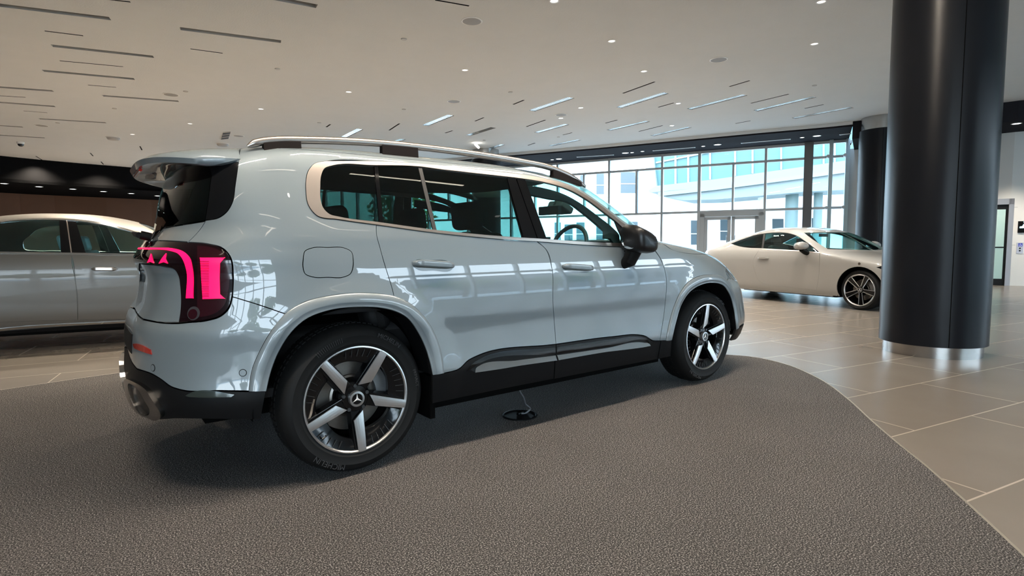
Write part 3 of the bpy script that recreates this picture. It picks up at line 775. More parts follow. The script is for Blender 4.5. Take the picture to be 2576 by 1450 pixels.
# frame sides are real-size boxes on the wall
def rbox(s0, s1, z0, z1, o0, o1, name, m, parent):
    q = [RA + RD * s0 + RN * o0, RA + RD * s1 + RN * o0, RA + RD * s1 + RN * o1, RA + RD * s0 + RN * o1]
    mb = MB(); mb.prism([(p[0], p[1]) for p in (q if area2([(p[0], p[1]) for p in q]) > 0 else q[::-1])], z0, z1); return mb.build(name, m, parent)
sR = float((rp(2545, 600) - RA) @ RD); zT = float(rp(2545, 500)[2]); fw = .10
rbox(sR - fw, sR, FZ, zT, .001, .06, 'frame', mat('lift_frame', (.30, .29, .30), .35, .6), e)
rbox(sR - 1.3, sR, zT - .14, zT, .001, .06, 'header', MATS['lift_frame'], e)
rbox(sR - 1.3, sR - fw, FZ, zT - .14, .001, .02, 'leaf', BLACKS, e)
rbox(sR - 1.2, sR - fw - .05, .16, zT - .26, .021, .026, 'pane', mat('lift_glass', (.42, .60, .58), .08, 0, .4), e)
rbox(sR - 1.2, sR - fw - .05, .93, .96, .027, .032, 'rail', BLACKS, e)
# wall panel joints
mb = MB()
for z in (1.0, 1.93): 
    q = [RA + RD * -1.5 + RN * .0, RA + RD * 9 + RN * .0, RA + RD * 9 + RN * .002, RA + RD * -1.5 + RN * .002]
    mb.prism([(p[0], p[1]) for p in (q if area2([(p[0], p[1]) for p in q]) > 0 else q[::-1])], z - .004, z + .004)
for s_ in (sR + .16,):
    q = [RA + RD * s_, RA + RD * (s_ + .008), RA + RD * (s_ + .008) + RN * .002, RA + RD * s_ + RN * .002]
    mb.prism([(p[0], p[1]) for p in (q if area2([(p[0], p[1]) for p in q]) > 0 else q[::-1])], 1.93, 3.76)
o = mb.build('trim_4', mat('joint_grey', (.3, .3, .3), .6)); o['kind'] = 'structure'
# sign and call panel beside the lift
s0 = float((rp(2560, 570) - RA) @ RD); z1, z0 = float(rp(2560, 557)[2]), float(rp(2560, 586)[2])
e = empty('wall_display', tuple(RA + RD * s0)); e.location.z = 0; tag(e, 'small black screen sign with a pale car pictogram on the white wall', 'sign')
def rbox_l(s0_, s1_, z0_, z1_, o0, o1, name, m, parent):
    o = rbox(s0_, s1_, z0_, z1_, o0, o1, name, m, None); o.parent = parent; o.matrix_parent_inverse = Matrix.Translation(parent.location).inverted(); return o
rbox_l(s0, s0 + .5, z0, z1, .002, .03, 'screen', BLACKG, e)
zc = (z0 + z1) / 2
GLO = mat('screen_pictogram', (.6, .85, .95), .5, emit=(.55, .9, 1), estr=.7)
mb = MB()
def rpt(s_, z, o=.0305): p = RA + RD * s_ + RN * o; return (p[0], p[1], z)
prof = [(.03, -.03), (.03, .01), (.08, .02), (.10, .07), (.30, .07), (.36, .02), (.44, .01), (.44, -.03)]
mb.add([rpt(s0 + a, zc + b) for a, b in prof] + [rpt(s0 + a, zc + b, .034) for a, b in prof], [tuple(range(8)), tuple(reversed(range(8, 16)))])
o = mb.build('pictogram', GLO, None); o.parent = e; o.matrix_parent_inverse = Matrix.Translation(e.location).inverted()
mb = MB()
for a in (.10, .14, .19, .24): mb.add([rpt(s0 + a, zc + .10), rpt(s0 + a + .03, zc + .10), rpt(s0 + a + .03, zc + .135), rpt(s0 + a, zc + .135)], [(0, 1, 2, 3)])
o = mb.build('lettering', GLO, None); o.parent = e; o.matrix_parent_inverse = Matrix.Translation(e.location).inverted()
s0 = float((rp(2557, 620) - RA) @ RD); s1 = float((rp(2574, 620) - RA) @ RD); z1, z0 = float(rp(2562, 611)[2]), float(rp(2562, 638)[2])
e = empty('call_panel', tuple(RA + RD * s0)); e.location.z = 0; tag(e, 'grey steel lift call panel with a blue wheelchair symbol', 'call panel')
rbox_l(s0, s1, z0, z1, .002, .015, 'plate', mat('panel_grey', (.45, .45, .50), .35, .4), e)
zt = z1 - (z1 - z0) * .18; sc = (s0 + s1) / 2
BLUE = mat('sign_blue', (.03, .05, .45), .4); WHT = mat('symbol_white', (.9, .9, .9), .5)
rbox_l(sc - .035, sc + .045, zt - .045, zt + .035, .0155, .018, 'symbol_plate', BLUE, e)
mb = MB()
def rtube(pts, r): mb.tube([rpt(a, b, .019) for a, b in pts], r, 6)
rtube([(sc, zt + .025), (sc, zt), (sc + .02, zt), (sc + .028, zt - .03)], .004)
rtube([(sc + .018 * math.cos(t) - .002, zt - .015 + .018 * math.sin(t)) for t in np.linspace(2.0, 6.0, 9)], .003)
o = mb.build('symbol', WHT, None); o.parent = e; o.matrix_parent_inverse = Matrix.Translation(e.location).inverted()
for k in range(2):
    mb = MB(); mb.tube([rpt(sc, zt - .09 - .06 * k, .015), rpt(sc, zt - .09 - .06 * k, .022)], .018, 14); o = mb.build('button', BLACKS, None); o.parent = e; o.matrix_parent_inverse = Matrix.Translation(e.location).inverted()

# ------------------------------------------------------------------ outdoors
M_FAC = mat('white_facade', (.80, .80, .78), .8, noise=(.5, .03))
M_OWIN = mat('facade_window', (.032, .052, .062), .3, 0, .0)
M_TEAL = mat('teal_glazing', (.048, .125, .128), .5, 0, .0, noise=(.4, .1))
M_LEDGE = mat('pale_ledge', (.155, .18, .185), .7)
M_BAND = mat('grey_band', (.2, .23, .235), .7)
M_PIL = mat('green_grey_pillar', (.085, .125, .122), .6)
def wbasis(off): return np.array([*(WA + WN * off), 0.]), np.array([*WN, 0.])
def op(px, py, off): a, nn = wbasis(off); return onplane(px, py, a, nn)
def oquad(pts, off, th, name, m, parent):
    """upright slab facing the showroom, outline given on the plane `off` metres beyond the glazed wall"""
    a = [op(*p, off) for p in pts]; d = np.array([*WN, 0]) * th; b = [p + d for p in a]; n = len(a)
    o = link(name, a + b, [tuple(range(n)), tuple(reversed(range(n, 2 * n)))] + [(i, n + i, n + (i + 1) % n, (i + 1) % n) for i in range(n)], m, parent)
    bm = bmesh.new(); bm.from_mesh(o.data); bmesh.ops.recalc_face_normals(bm, faces=bm.faces); bm.to_mesh(o.data); bm.free()
    return o
e = empty('office_building'); tag(e, 'bright white office block with dark upright windows across the courtyard', 'building')
FO = 22.0
s_ = lambda px, py: op(px, py, FO)
mb = MB(); a = WA + WN * FO + WD * -40; b = WA + WN * FO + WD * 60
q = [a, b, b + WN * 8, a + WN * 8]; mb.prism([tuple(p) for p in (q if area2(q) > 0 else q[::-1])], 0, 13); mb.build('wall', M_FAC, e)
for (x0, y0, x1, y1) in [(1459, 440, 1474, 487), (1500, 437, 1519, 489), (1561, 433, 1598, 486), (1580, 558, 1604, 620), (1738, 555, 1757, 616), (1812, 553, 1834, 605), (1943, 551, 1971, 600), (2042, 549, 2056, 600), (1450, 560, 1470, 612), (1420, 565, 1440, 610), (1395, 560, 1410, 610), (1500, 563, 1520, 612)]:
    w_ = oquad([(x0, y0), (x1, y0), (x1, y1), (x0, y1)], FO - .03, .10, 'window', M_OWIN, e)
    oquad([(x0, (y0 + y1) / 2 + 2), (x1, (y0 + y1) / 2 + 2), (x1, (y0 + y1) / 2 + 4), (x0, (y0 + y1) / 2 + 4)], FO - .06, .02, 'bar', M_FRAME, w_)
e = empty('glass_building'); tag(e, 'overhanging building with a band of turquoise glazing above a pale ledge', 'building')
GO = 16.0
oquad([(1638, 380), (2260, 260), (2260, 385), (2060, 415), (1800, 452), (1650, 470)], GO, 4.0, 'glazing', M_TEAL, e)
oquad([(1628, 482), (1650, 468), (1800, 451), (2060, 414), (2260, 384), (2260, 404), (2060, 436), (1800, 470), (1640, 484)], GO - .5, 5.0, 'ledge', M_LEDGE, e)
oquad([(1618, 370), (1640, 360), (1652, 470), (1632, 482)], GO - .3, 4.5, 'end_wall', M_BAND, e)
for x in (1699, 1731, 1786, 1849, 1893, 1965, 2072, 2100):
    y = 380 - (x - 1638) * .19; yb = 470 - (x - 1650) * .138
    oquad([(x - 2, y - 10), (x + 2, y - 10), (x + 2, yb), (x - 2, yb)], GO - .12, .1, 'mullion', M_TRIM, e)
oquad([(1650, 408), (1800, 378), (2060, 330), (2060, 333), (1800, 381), (1650, 411)], GO - .12, .1, 'transom', M_TRIM, e)
e = empty('link_bridge'); tag(e, 'pale sloping ramp slab crossing below the turquoise glazing', 'bridge')
oquad([(1650, 490), (1800, 474), (2060, 440), (2200, 420), (2200, 475), (2030, 482), (1920, 492), (1800, 502), (1720, 504)], GO - 3, 3.0, 'slab', mat('ramp_grey', (.145, .178, .18), .7), e)
oquad([(1655, 484), (1800, 469), (2060, 434), (2200, 415), (2200, 424), (2060, 444), (1800, 478), (1655, 494)], GO - 3.2, .25, 'parapet', M_LEDGE, e)
for k, (x0, x1, y0, y1) in enumerate([(1905, 1921, 494, 630), (1974, 2007, 488, 630), (2045, 2068, 482, 630)]):
    e = empty('round_pillar'); tag(e, ('slim white round pillar under the ramp', 'broad grey green round pillar under the ramp', 'grey pillar under the ramp seen beside the corner post')[k], 'pillar')
    c0 = op((x0 + x1) / 2, 560, GO - 1.8); R = np.linalg.norm(op(x1, 560, GO - 1.8) - op(x0, 560, GO - 1.8)) / 2; zt = op((x0 + x1) / 2, y0, GO - 1.8)[2]
    e.location = (c0[0], c0[1], 0)
    mb = MB(); mb.lathe([(R, 0), (R, zt)], n=24); mb.build('shaft', M_TRIM if k == 0 else M_PIL, e, True)
    mb = MB(); mb.lathe([(R * 1.15, 0), (R * 1.15, .15), (R, .18)], n=24); mb.build('foot', M_LEDGE, e, True)
# unseen stone block, added to dim the sky behind the viewer
e = empty('sky_dimming_block'); tag(e, 'added grey stone block dimming the sky behind the viewer', 'building')
mb = MB(); mb.box(-1, 45, -34, -28, -.03, 6.0); mb.build('wall', mat('grey_stone', (.17, .175, .18), .8, noise=(.4, .1)), e)
for k in range(12):
    mb = MB(); mb.box(1 + 3.6 * k, 3 + 3.6 * k, -28.02, -27.9, 1.2, 3.0); mb.build('window', M_OWIN, e)
# trees
M_LEAF = mat('leaves', (.075, .16, .03), .6, noise=(8, .5)); M_BARK = mat('bark', (.09, .06, .04), .9, noise=(12, .3))
def tree(x, y, h, R, label, n=900):
    e = empty('tree', (x, y, -.02)); tag(e, label, 'tree', 'trees outside the glass')
    mb = MB(); mb.tube([(0, 0, 0), (.05, 0, h * .3), (-.03, .04, h * .6)], [.14, .11, .06], 8); mb.build('trunk', M_BARK, e, True)
    V = []; F = []
    for i in range(n):
        d = rng.normal(size=3); d /= np.linalg.norm(d); r = R * rng.random() ** .35
        p = np.array([0, 0, h * .62]) + d * r * np.array([1, 1, h * .38 / R]); a = rng.normal(size=3); a /= np.linalg.norm(a); b = np.cross(a, rng.normal(size=3)); b /= np.linalg.norm(b)
        s_ = .10 + .12 * rng.random(); k = len(V); V += [p - a * s_, p + b * s_ * .5, p + a * s_, p - b * s_ * .5]; F.append((k, k + 1, k + 2, k + 3))
    link('crown', V, F, M_LEAF, e)
for k, (x, y, h, R) in enumerate([(8.2, 31, 6, 2.4), (13.0, 24.5, 5, 1.8)]):
    tree(x, y, h, R, ('leafy green tree outside, seen through the suv rear door window', 'green tree outside beside the distant column')[k])
for k, x in enumerate((-13.2, -9.6, -6.0, 5, 8.5, 12, 15.5, 19)):
    tree(x, -17 - (k % 3), 3.2 + .6 * (k % 2), 1.7, 'green tree outside the glass behind the viewer', 1500 if x < 0 else 500)
# ------------------------------------------------------------------ the pale blue suv
def suvbump(x, z):
    o = 0
    for xc in (0.0, 2.875):
        d = np.hypot(x - xc, z - .36); t = np.clip((.61 - d) / .13, 0, 1); o = o + .016 * t * t * (3 - 2 * t)
    return o - .006 * ((x - 1.4) / 1.8) ** 2
SUVK = [  # z, half width, rear x, front x, front corner length, rear corner length
 (0.2, 0.85, -0.74, 3.74, 0.9, 0.9),
 (0.27, 0.885, -0.81, 3.86, 0.9, 0.9),
 (0.36, 0.905, -0.862, 3.92, 0.9, 0.9),
 (0.45, 0.9185, -0.875, 3.93, 0.9, 0.9),
 (0.55, 0.912, -0.868, 3.915, 0.9, 0.9),
 (0.64, 0.9145, -0.862, 3.885, 0.9, 0.9),
 (0.74, 0.927, -0.85, 3.82, 0.9, 0.9),
 (0.8, 0.93, -0.822, 3.755, 0.9, 0.9),
 (0.9, 0.9262, -0.8, 3.62, 0.9, 0.9),
 (0.98, 0.9165, -0.793, 3.47, 0.9, 0.9),
 (1.05, 0.9055, -0.8, 3.24, 0.9, 0.86),
 (1.1, 0.896, -0.775, 2.92, 0.8, 0.82),
 (1.15, 0.888, -0.735, 2.52, 0.65, 0.76),
 (1.2, 0.873, -0.7, 2.43, 0.5, 0.7),
 (1.27, 0.849, -0.688, 2.34, 0.5, 0.653),
 (1.35, 0.82, -0.672, 2.22, 0.5, 0.6),
 (1.42, 0.795, -0.655, 2.1, 0.5, 0.572),
 (1.49, 0.768, -0.63, 1.97, 0.5, 0.544),
 (1.53, 0.75, -0.6, 1.87, 0.55, 0.532),
 (1.555, 0.738, -0.56, 1.77, 0.6, 0.525),
 (1.575, 0.722, -0.5, 1.66, 0.7, 0.52),
 (1.592, 0.695, -0.4, 1.5, 0.7, 0.528),
 (1.61, 0.62, -0.2, 1.32, 0.7, 0.537),
 (1.622, 0.49, -0.05, 1.16, 0.7, 0.543),
 (1.632, 0.29, 0.1, 1.02, 0.7, 0.548),
 (1.637, 0.0, 0.2, 0.92, 0.7, 0.55)]
suv = Shell(SUVK, (3.0, 3.5, .90, .93), (2.6, 3.2, .9, .93), 2.75, suvbump)
suv.prepare()
CAR = empty('suv'); tag(CAR, 'large pale silver blue suv with lit pink tail lamps, centre of the carpet', 'car')
SG = suv.s_of(1.573); U = suv.U
# traced lines
SEAM_HATCH = [(472.7, 610, 1), (488, 595), (503.6, 577.5), (517, 557, 1)]
DGL = [(517, 555, 1), (550, 548.5), (571, 533), (584.6, 510), (592, 465.5), (600, 409.5, 1)]
GLIN = [(524, 409.5, 1), (531.5, 434.6), (528.6, 465.5), (523, 510), (516, 555, 1)]
LAMP_R = [(471, 609.5, 1), (523.5, 614), (560.7, 625), (581, 649), (586.8, 690), (585, 747)]
SEAM_BUMP = [(585, 747, 1), (650, 767), (717, 790, 1)]
ARCH = [(626, 984.6, 1), (635, 928.7), (654, 884), (683.6, 832), (717, 790), (764.8, 761), (829, 745), (901, 738), (955, 740), (990.7, 745.5), (1026.6, 761), (1062.5, 793), (1087.6, 829), (1105.5, 872), (1117, 938, 1)]
ARCHI = [(669.7, 984, 1), (678.7, 944), (696.6, 893.7), (729, 840), (768, 804), (829, 780.7), (901, 773), (955, 775), (994, 784), (1023, 800), (1048, 832.7), (1066, 868.6), (1080, 911.6), (1087, 943, 1)]
FARCH = [(1675, 857, 1), (1682, 819.5), (1695, 772.6), (1714, 732), (1730, 711.6), (1760.7, 695), (1789, 691.7), (1814.7, 695), (1829, 707), (1843, 732.7), (1852, 765.6), (1857, 800.7), (1858, 822, 1)]
FARCHI = [(1688, 855, 1), (1697.4, 814.8), (1713.8, 763), (1732.6, 735), (1760.7, 717.5), (1793.6, 712), (1817, 718.6), (1831, 737), (1842.8, 772.6), (1848.7, 812.5), (1850, 829, 1)]
CHROME_T = [(1582, 572, 1), (1560, 557), (1522.7, 527.5), (1470.5, 490.3), (1429.5, 468), (1373.6, 451), (1299, 438), (1224.5, 429.9), (1112.7, 417.6), (948.7, 406.4), (820, 406)]
CHROME_L = [(790, 413), (775, 431), (769.5, 455), (769, 479), (775.4, 516.4), (796, 542.5), (851.8, 553), (946.5, 566.5)]
CHROME_B = [(946.5, 566.5), (1097.8, 587), (1299, 605), (1351, 608), (1485, 617.5), (1582, 621.5, 1)]
SEAM_R = [(946.5, 567, 1), (947, 587), (956, 624), (971, 676.6), (978.5, 700), (989, 736), (991, 745.5, 1)]
SEAM_B = [(1352, 608.5, 1), (1373.6, 628), (1388.5, 676.6), (1391, 761), (1396, 832.5), (1398.5, 866, 1)]
SEAM_C = [(1640, 620, 1), (1664, 656), (1674.5, 690), (1672, 775), (1660, 857.6, 1)]
CLAD_R = [(1117, 939, 1), (1154, 928.6), (1179, 906), (1201, 895), (1398.5, 866, 1)]
CLAD_F = [(1398.5, 866, 1), (1538, 847.5), (1609.5, 843), (1624, 846), (1642, 857), (1660, 857.6, 1)]
HOODSEAM = [(1645, 614), (1668, 614.5), (1688, 627.6), (1707, 634), (1744, 639), (1786, 642), (1829, 663, 1)]
BUMP_L = [(668, 984, 1), (626, 984), (558, 983), (452, 980), (431, 973), (405.5, 954.6), (382, 940.6), (340, 926)]
def rev(l): return l[::-1]
def cor(l):  # both ends are corners
    l = [tuple(p) for p in l]; l[0] = (*l[0][:2], 1); l[-1] = (*l[-1][:2], 1); return l
def cat(*ls):
    out = []
    for l in ls:
        for p in l:
            if out and abs(out[-1][0] - p[0]) < 1.5 and abs(out[-1][1] - p[1]) < 1.5:
                out[-1] = (*out[-1][:2], 1) if (len(p) > 2 or len(out[-1]) > 2) else out[-1]
            else: out.append(p)
    if abs(out[0][0] - out[-1][0]) < 1.5 and abs(out[0][1] - out[-1][1]) < 1.5: out.pop()
    return out
def usl(*ls, step=7.):
    """several open photo lines -> one (u,s) polygon; ('us', array) passes through"""
    out = []
    for l in ls:
        if isinstance(l, np.ndarray): out += list(l)
        else: out += list(suv.us_line(l, step, closed=False))
    q = [out[0]]
    for p in out[1:]:
        if np.linalg.norm(p - q[-1]) > .003: q.append(p)
    if np.linalg.norm(q[0] - q[-1]) < .003: q.pop()
    return np.array(q)
def useg(a, b, step=.025):
    a, b = np.array(a), np.array(b); k = max(2, int(np.linalg.norm(b - a) / step)); return np.array([a + (b - a) * t for t in np.linspace(0, 1, k)])
S = suv.s_of
u_gut0 = suv.px(603, 374)[0]
ct = suv.us_line(CHROME_T, 7, closed=False)                       # front -> rear along the top of the glass
pil = [p for p in ct if p[0] > 0 and p[1] < S(1.50)]               # the slanting part of it
# front edge of the pillar: a band ahead of the chrome line
pf = np.array([(p[0] + .085, p[1] + .012) for p in pil]); ptop = np.array([pf[-1][0] + .02, SG])
pillar_front = np.concatenate([useg(ptop, pf[-1]), pf[::-1]])
base = np.array([pf[0][0] + .02, S(1.15)])
pillar_front = np.concatenate([pillar_front, useg(pf[0], base)])
side_poly = usl(useg((u_gut0, SG), ptop), pillar_front, useg(base, suv.px(1585, 600)), useg(suv.px(1585, 600), ct[0]), CHROME_T + CHROME_L, SEAM_R, [(991, 745.5), (955, 740), (901, 738), (829, 745), (764.8, 761), (717, 790)], rev(SEAM_BUMP), rev(LAMP_R), SEAM_HATCH, DGL, [(600.5, 409), (603, 376)])
sides = panel('body_side', suv, None, PAINT, CAR, us=side_poly, inner=PAINTIN, step=.04)
for ob in sides[:1]:
    # fuel flap: its own panel just proud of a dark seam
    pass
panel('fuel_flap', suv, [(762, 650), (766, 632), (784, 623.5), (824, 622), (866, 623.5), (884, 633), (889.5, 655), (889, 672), (882, 690), (864, 698.5), (826, 699), (786, 698), (767, 690), (761, 672)], PAINT, CAR, off=.0012, thick=.001, gap=.0035, mode='one')
panel('fuel_flap_seam', suv, [(762, 650), (766, 632), (784, 623.5), (824, 622), (866, 623.5), (884, 633), (889.5, 655), (889, 672), (882, 690), (864, 698.5), (826, 699), (786, 698), (767, 690), (761, 672)], BLACKM, CAR, off=.0006, thick=.0005, gap=0, mode='one')
# doors
rd = panel('rear_door', suv, None, PAINT, CAR, us=usl(cor(CHROME_B[:4]), SEAM_B, rev(CLAD_R), [(1117, 938), (1105.5, 872), (1087.6, 829), (1062.5, 793), (1026.6, 761), (991, 746)], rev(SEAM_R)), inner=PAINTIN)
fd = panel('front_door', suv, None, PAINT, CAR, us=usl(cor([(1352, 608.5), (1485, 618), (1582, 622), (1640, 620)]), SEAM_C, rev(CLAD_F), rev(SEAM_B)), inner=PAINTIN)
panel('front_wing', suv, None, PAINT, CAR, us=usl([(1640, 620), (1645, 614)], HOODSEAM, [(1829, 663), (1826, 685), (1831, 700)], rev(FARCH[:9]), [(1675, 857), (1660, 857.6)], rev(SEAM_C)), inner=PAINTIN)
# bonnet and windscreen
hs = suv.us_line(HOODSEAM, 7, closed=False)
panel('bonnet', suv, None, PAINT, CAR, us=usl(useg(base, hs[0]), hs, useg(hs[-1], (U - .35, S(.88))), useg((U - .35, S(.88)), (U, S(.86))), useg((U, S(.86)), (U, S(1.15))), useg((U, S(1.15)), base)), mode='sym', inner=PAINTIN, step=.06)
panel('windscreen', suv, None, GLASSF, CAR, us=usl(pillar_front, useg(base, (U, S(1.15))), useg((U, S(1.15)), (U, SG)), useg((U, SG), ptop)), mode='sym', thick=.004, off=-.003, step=.06)
# roof
panel('roof', suv, None, PAINT, CAR, us=usl(useg((0, SG), (U, SG)), useg((U, SG), (U, suv.S * .999)), useg((U, suv.S * .999), (0, suv.S * .999)), useg((0, suv.S * .999), (0, SG))), mode='sym', inner=LINER, step=.06, gap=.001, thick=.03)
panel('tailgate_header', suv, None, PAINT, CAR, us=usl(useg((0, S(1.495)), suv.px(524, 409.5)), [(524, 409.5), (548, 402.3), (573, 403.5), (600, 408)], [(600, 408), (603, 376)], useg((u_gut0, SG), (0, SG)), useg((0, SG), (0, S(1.495)))), mode='sym', inner=PAINTIN, gap=.001)
# front end
hl = [('z', U - .42, .70, 1), ('z', U - .42, .84, 1)]
uh0, uh1 = suv.px(1829, 664), suv.px(1832, 701)
panel('headlamp', suv, None, CLEAR, CAR, us=usl(useg(uh0, (U - .42, S(.85))), useg((U - .42, S(.85)), (U - .42, S(.70))), useg((U - .42, S(.70)), uh1), [(1832, 701), (1826, 685), (1829, 664)]), thick=.003)
panel('headlamp_housing', suv, None, CHROME, CAR, us=usl(useg(uh0, (U - .42, S(.85))), useg((U - .42, S(.85)), (U - .42, S(.70))), useg((U - .42, S(.70)), uh1), [(1832, 701), (1826, 685), (1829, 664)]), thick=.01, off=-.03)
a0 = suv.px(1858, 822)
panel('front_bumper', suv, None, PAINT, CAR, us=usl(useg(uh1, (U - .42, S(.69))), useg((U - .42, S(.69)), (U - .42, S(.42))), useg((U - .42, S(.42)), a0), rev(FARCH[8:])), inner=PAINTIN)
panel('grille', suv, None, BLACKG, CAR, us=usl(useg((U - .41, S(.42)), (U, S(.42))), useg((U, S(.42)), (U, S(.855))), useg((U, S(.855)), (U - .41, S(.855))), useg((U - .41, S(.855)), (U - .41, S(.42)))), mode='sym', step=.06)
panel('front_bumper_skirt', suv, None, BLACKS, CAR, us=usl(useg(suv.px(1851, 830), (U, S(.41))), useg((U, S(.41)), (U, S(.22))), useg((U, S(.22)), suv.px(1838, 858)), useg(suv.px(1838, 858), suv.px(1851, 830))), mode='sym', step=.06)
# sill cladding with gloss recess and chrome strips
panel('sill_cladding', suv, None, BLACKS, CAR, us=usl([(1087, 944), (1117, 940)], [(1117, 940), (1154, 929.6), (1179, 907), (1201, 896), (1398.5, 867)], [(1398.5, 867), (1393, 954)], [(1393, 954), (1240, 984), (1088, 1016)], [(1088, 1016), (1087, 944)]))
panel('sill_cladding', suv, None, BLACKS, CAR, us=usl([(1399.5, 867), (1538, 848.5), (1609.5, 844), (1624, 847), (1642, 858), (1662, 858)], [(1662, 858), (1654, 904)], [(1654, 904), (1394, 954)], [(1394, 954), (1399.5, 867)]))
panel('sill_cladding', suv, None, BLACKS, CAR, us=usl([(1663, 858), (1690, 855.5)], [(1690, 855.5), (1687, 897)], [(1687, 897), (1655, 904)], [(1655, 904), (1663, 858)]))
for q in ([(1172, 936, 1), (1187, 915), (1206, 903), (1397.5, 873, 1), (1397.5, 892, 1), (1206, 916), (1190, 926)], [(1400, 872.5, 1), (1540, 853), (1612, 848), (1628, 853), (1636, 868, 1), (1625, 860), (1540, 872), (1400, 892, 1)]):
    panel('sill_recess', suv, q, BLACKG, CAR, off=.002, thick=.002)
for q in ([(1190, 935.5, 1), (1194, 925), (1203, 919.5), (1300, 906), (1397.3, 893.7, 1), (1397.3, 905.5, 1), (1300, 919)], [(1400.3, 893.3, 1), (1520, 876), (1620, 861.5), (1632, 864), (1633, 869.5, 1), (1520, 885), (1400.3, 905, 1)]):
    panel('sill_strip', suv, q, CHROME, CAR, off=.003, thick=.004, wedge=.55, step=.02)
# window surround
DLO = [(816, 424), (833, 418), (941, 416.5), (1057, 420), (1112, 427), (1224, 439.5), (1299, 448), (1373, 460), (1429, 477), (1470, 499), (1522, 537), (1560, 568), (1573, 583), (1577, 598), (1575, 612.5, 1), (1485, 609.5), (1351, 600.5), (1299, 597.5), (1098, 579.5), (950, 559.5), (852, 546), (829, 540), (812, 523), (805.5, 500), (805, 470), (808, 440)]
outer_l = usl(cor(CHROME_T), CHROME_T[-1:] + CHROME_L, CHROME_B, [(1582, 621.5), (1590, 600), (1582, 572)])
dlo_us = suv.us_line(DLO)
panel('window_trim', suv, None, SATIN, CAR, us=outer_l, holes=[dlo_us], off=.004, thick=.016, gap=.0015, step=.03, inner=BLACKS)
panel('quarter_window', suv, [(942, 417.5, 1), (833, 419), (817, 425), (809, 440), (806, 470), (806, 500), (813, 522), (829.5, 539), (852, 545), (955, 559.5, 1)], GLASSP, CAR, off=-.006, thick=.003, gap=0)
panel('door_pillar_trim', suv, [(942, 417, 1), (951, 417.5, 1), (965, 561.5, 1), (955, 560, 1)], BLACKG, CAR, off=-.002, thick=.01, gap=.0)
panel('rear_door_quarterlight', suv, [(951, 418, 1), (1053, 420.5, 1), (1090, 578, 1), (965, 561, 1)], GLASSP, CAR, off=-.006, thick=.003, gap=0)
panel('window_divider', suv, [(1053, 420.5, 1), (1062, 421.5, 1), (1099, 579, 1), (1090, 578, 1)], mat('divider_grey', (.035, .033, .033), .5), CAR, off=-.003, thick=.008, gap=0)
panel('rear_door_window', suv, [(1062, 421.5, 1), (1112, 427), (1276, 445.5, 1), (1318, 598.5, 1), (1200, 589), (1099, 579.5, 1)], GLASSP, CAR, off=-.006, thick=.003, gap=0)
panel('door_pillar', suv, [(1276, 445.5, 1), (1298, 448, 1), (1352, 600, 1), (1318, 598, 1)], BLACKG, CAR, off=-.003, thick=.02, gap=.0005)
panel('door_pillar', suv, [(1300, 448.3, 1), (1322, 451.5, 1), (1377, 602, 1), (1354, 600, 1)], BLACKG, CAR, off=-.003, thick=.02, gap=.0005)
panel('front_door_window', suv, [(1322, 451.5, 1), (1373, 460), (1429, 477), (1470, 499), (1522, 537), (1548, 558, 1), (1572, 612, 1), (1485, 609.5), (1377, 602, 1)], GLASSF, CAR, off=-.006, thick=.003, gap=0)
panel('mirror_triangle', suv, [(1546, 556, 1), (1561, 568), (1573, 583), (1577, 598), (1575, 613, 1), (1570, 612, 1)], BLACKS, CAR, off=-.003, thick=.006, gap=0)
panel('pillar_lining', suv, [(1324, 452, 1), (1373, 460), (1429, 477), (1470, 499), (1522, 537), (1560, 568), (1573, 583), (1576, 611, 1), (1562, 611, 1), (1552, 594, 1), (1537, 592, 1), (1537, 573, 1), (1518, 556), (1476, 521), (1442, 498), (1400, 490), (1334, 476, 1)], LINER, CAR, off=-.06, thick=.02, gap=0)
def disc_on(px, py, r, m, name, off, thick=.004, n=18, parent=CAR):
    c = suv.px(px, py); P0 = suv.P(c[0], c[1]); N0 = suv.N(np.array([c[0]]), np.array([c[1]]))[0]
    a = np.cross(N0, [0, 0, 1]); a /= np.linalg.norm(a); b = np.cross(N0, a); mb = MB()
    V = [P0 + N0 * off + (a * math.cos(t) + b * math.sin(t)) * r for t in np.linspace(0, 2 * math.pi, n, False)] + [P0 + N0 * (off - thick) + (a * math.cos(t) + b * math.sin(t)) * r for t in np.linspace(0, 2 * math.pi, n, False)]
    mb.add(V, [tuple(reversed(range(n)))] + [(i, (i + 1) % n, n + (i + 1) % n, n + i) for i in range(n)])
    o = mb.build(name, m, parent)
    bm = bmesh.new(); bm.from_mesh(o.data); bmesh.ops.recalc_face_normals(bm, faces=bm.faces); bm.to_mesh(o.data); bm.free(); return o
# rear end
zc0 = .985
panel('rear_glass', suv, None, GLASSP, CAR, us=usl(GLIN, [(516, 555), (457, 565.5), (410, 573)], useg(suv.px(410, 573), (0, S(1.145))), useg((0, S(1.145)), (0, S(1.50))), useg((0, S(1.50)), suv.px(524, 409.5))), mode='sym', thick=.004)
panel('rear_glass_frit', suv, None, BLACKG, CAR, us=usl(GLIN, [(516, 555), (457, 565.5), (410, 573)], useg(suv.px(410, 573), (0, S(1.145))), useg((0, S(1.145)), (0, S(1.17))), useg((0, S(1.17)), (.30, S(1.175))), useg((.30, S(1.175)), (.50, S(1.22))), useg((.50, S(1.22)), (.62, S(1.34))), useg((.62, S(1.34)), (.68, S(1.47))), useg((.68, S(1.47)), suv.px(524, 409.5))), mode='sym', thick=.002, off=-.005)
panel('corner_glass', suv, None, BLACKG, CAR, us=usl(rev(GLIN), [(524, 409), (548, 402), (573, 403.5), (600, 408)], rev(DGL)), thick=.004)
lt0 = suv.px(352, 611)
up_e = useg((0, S(1.085)), lt0)
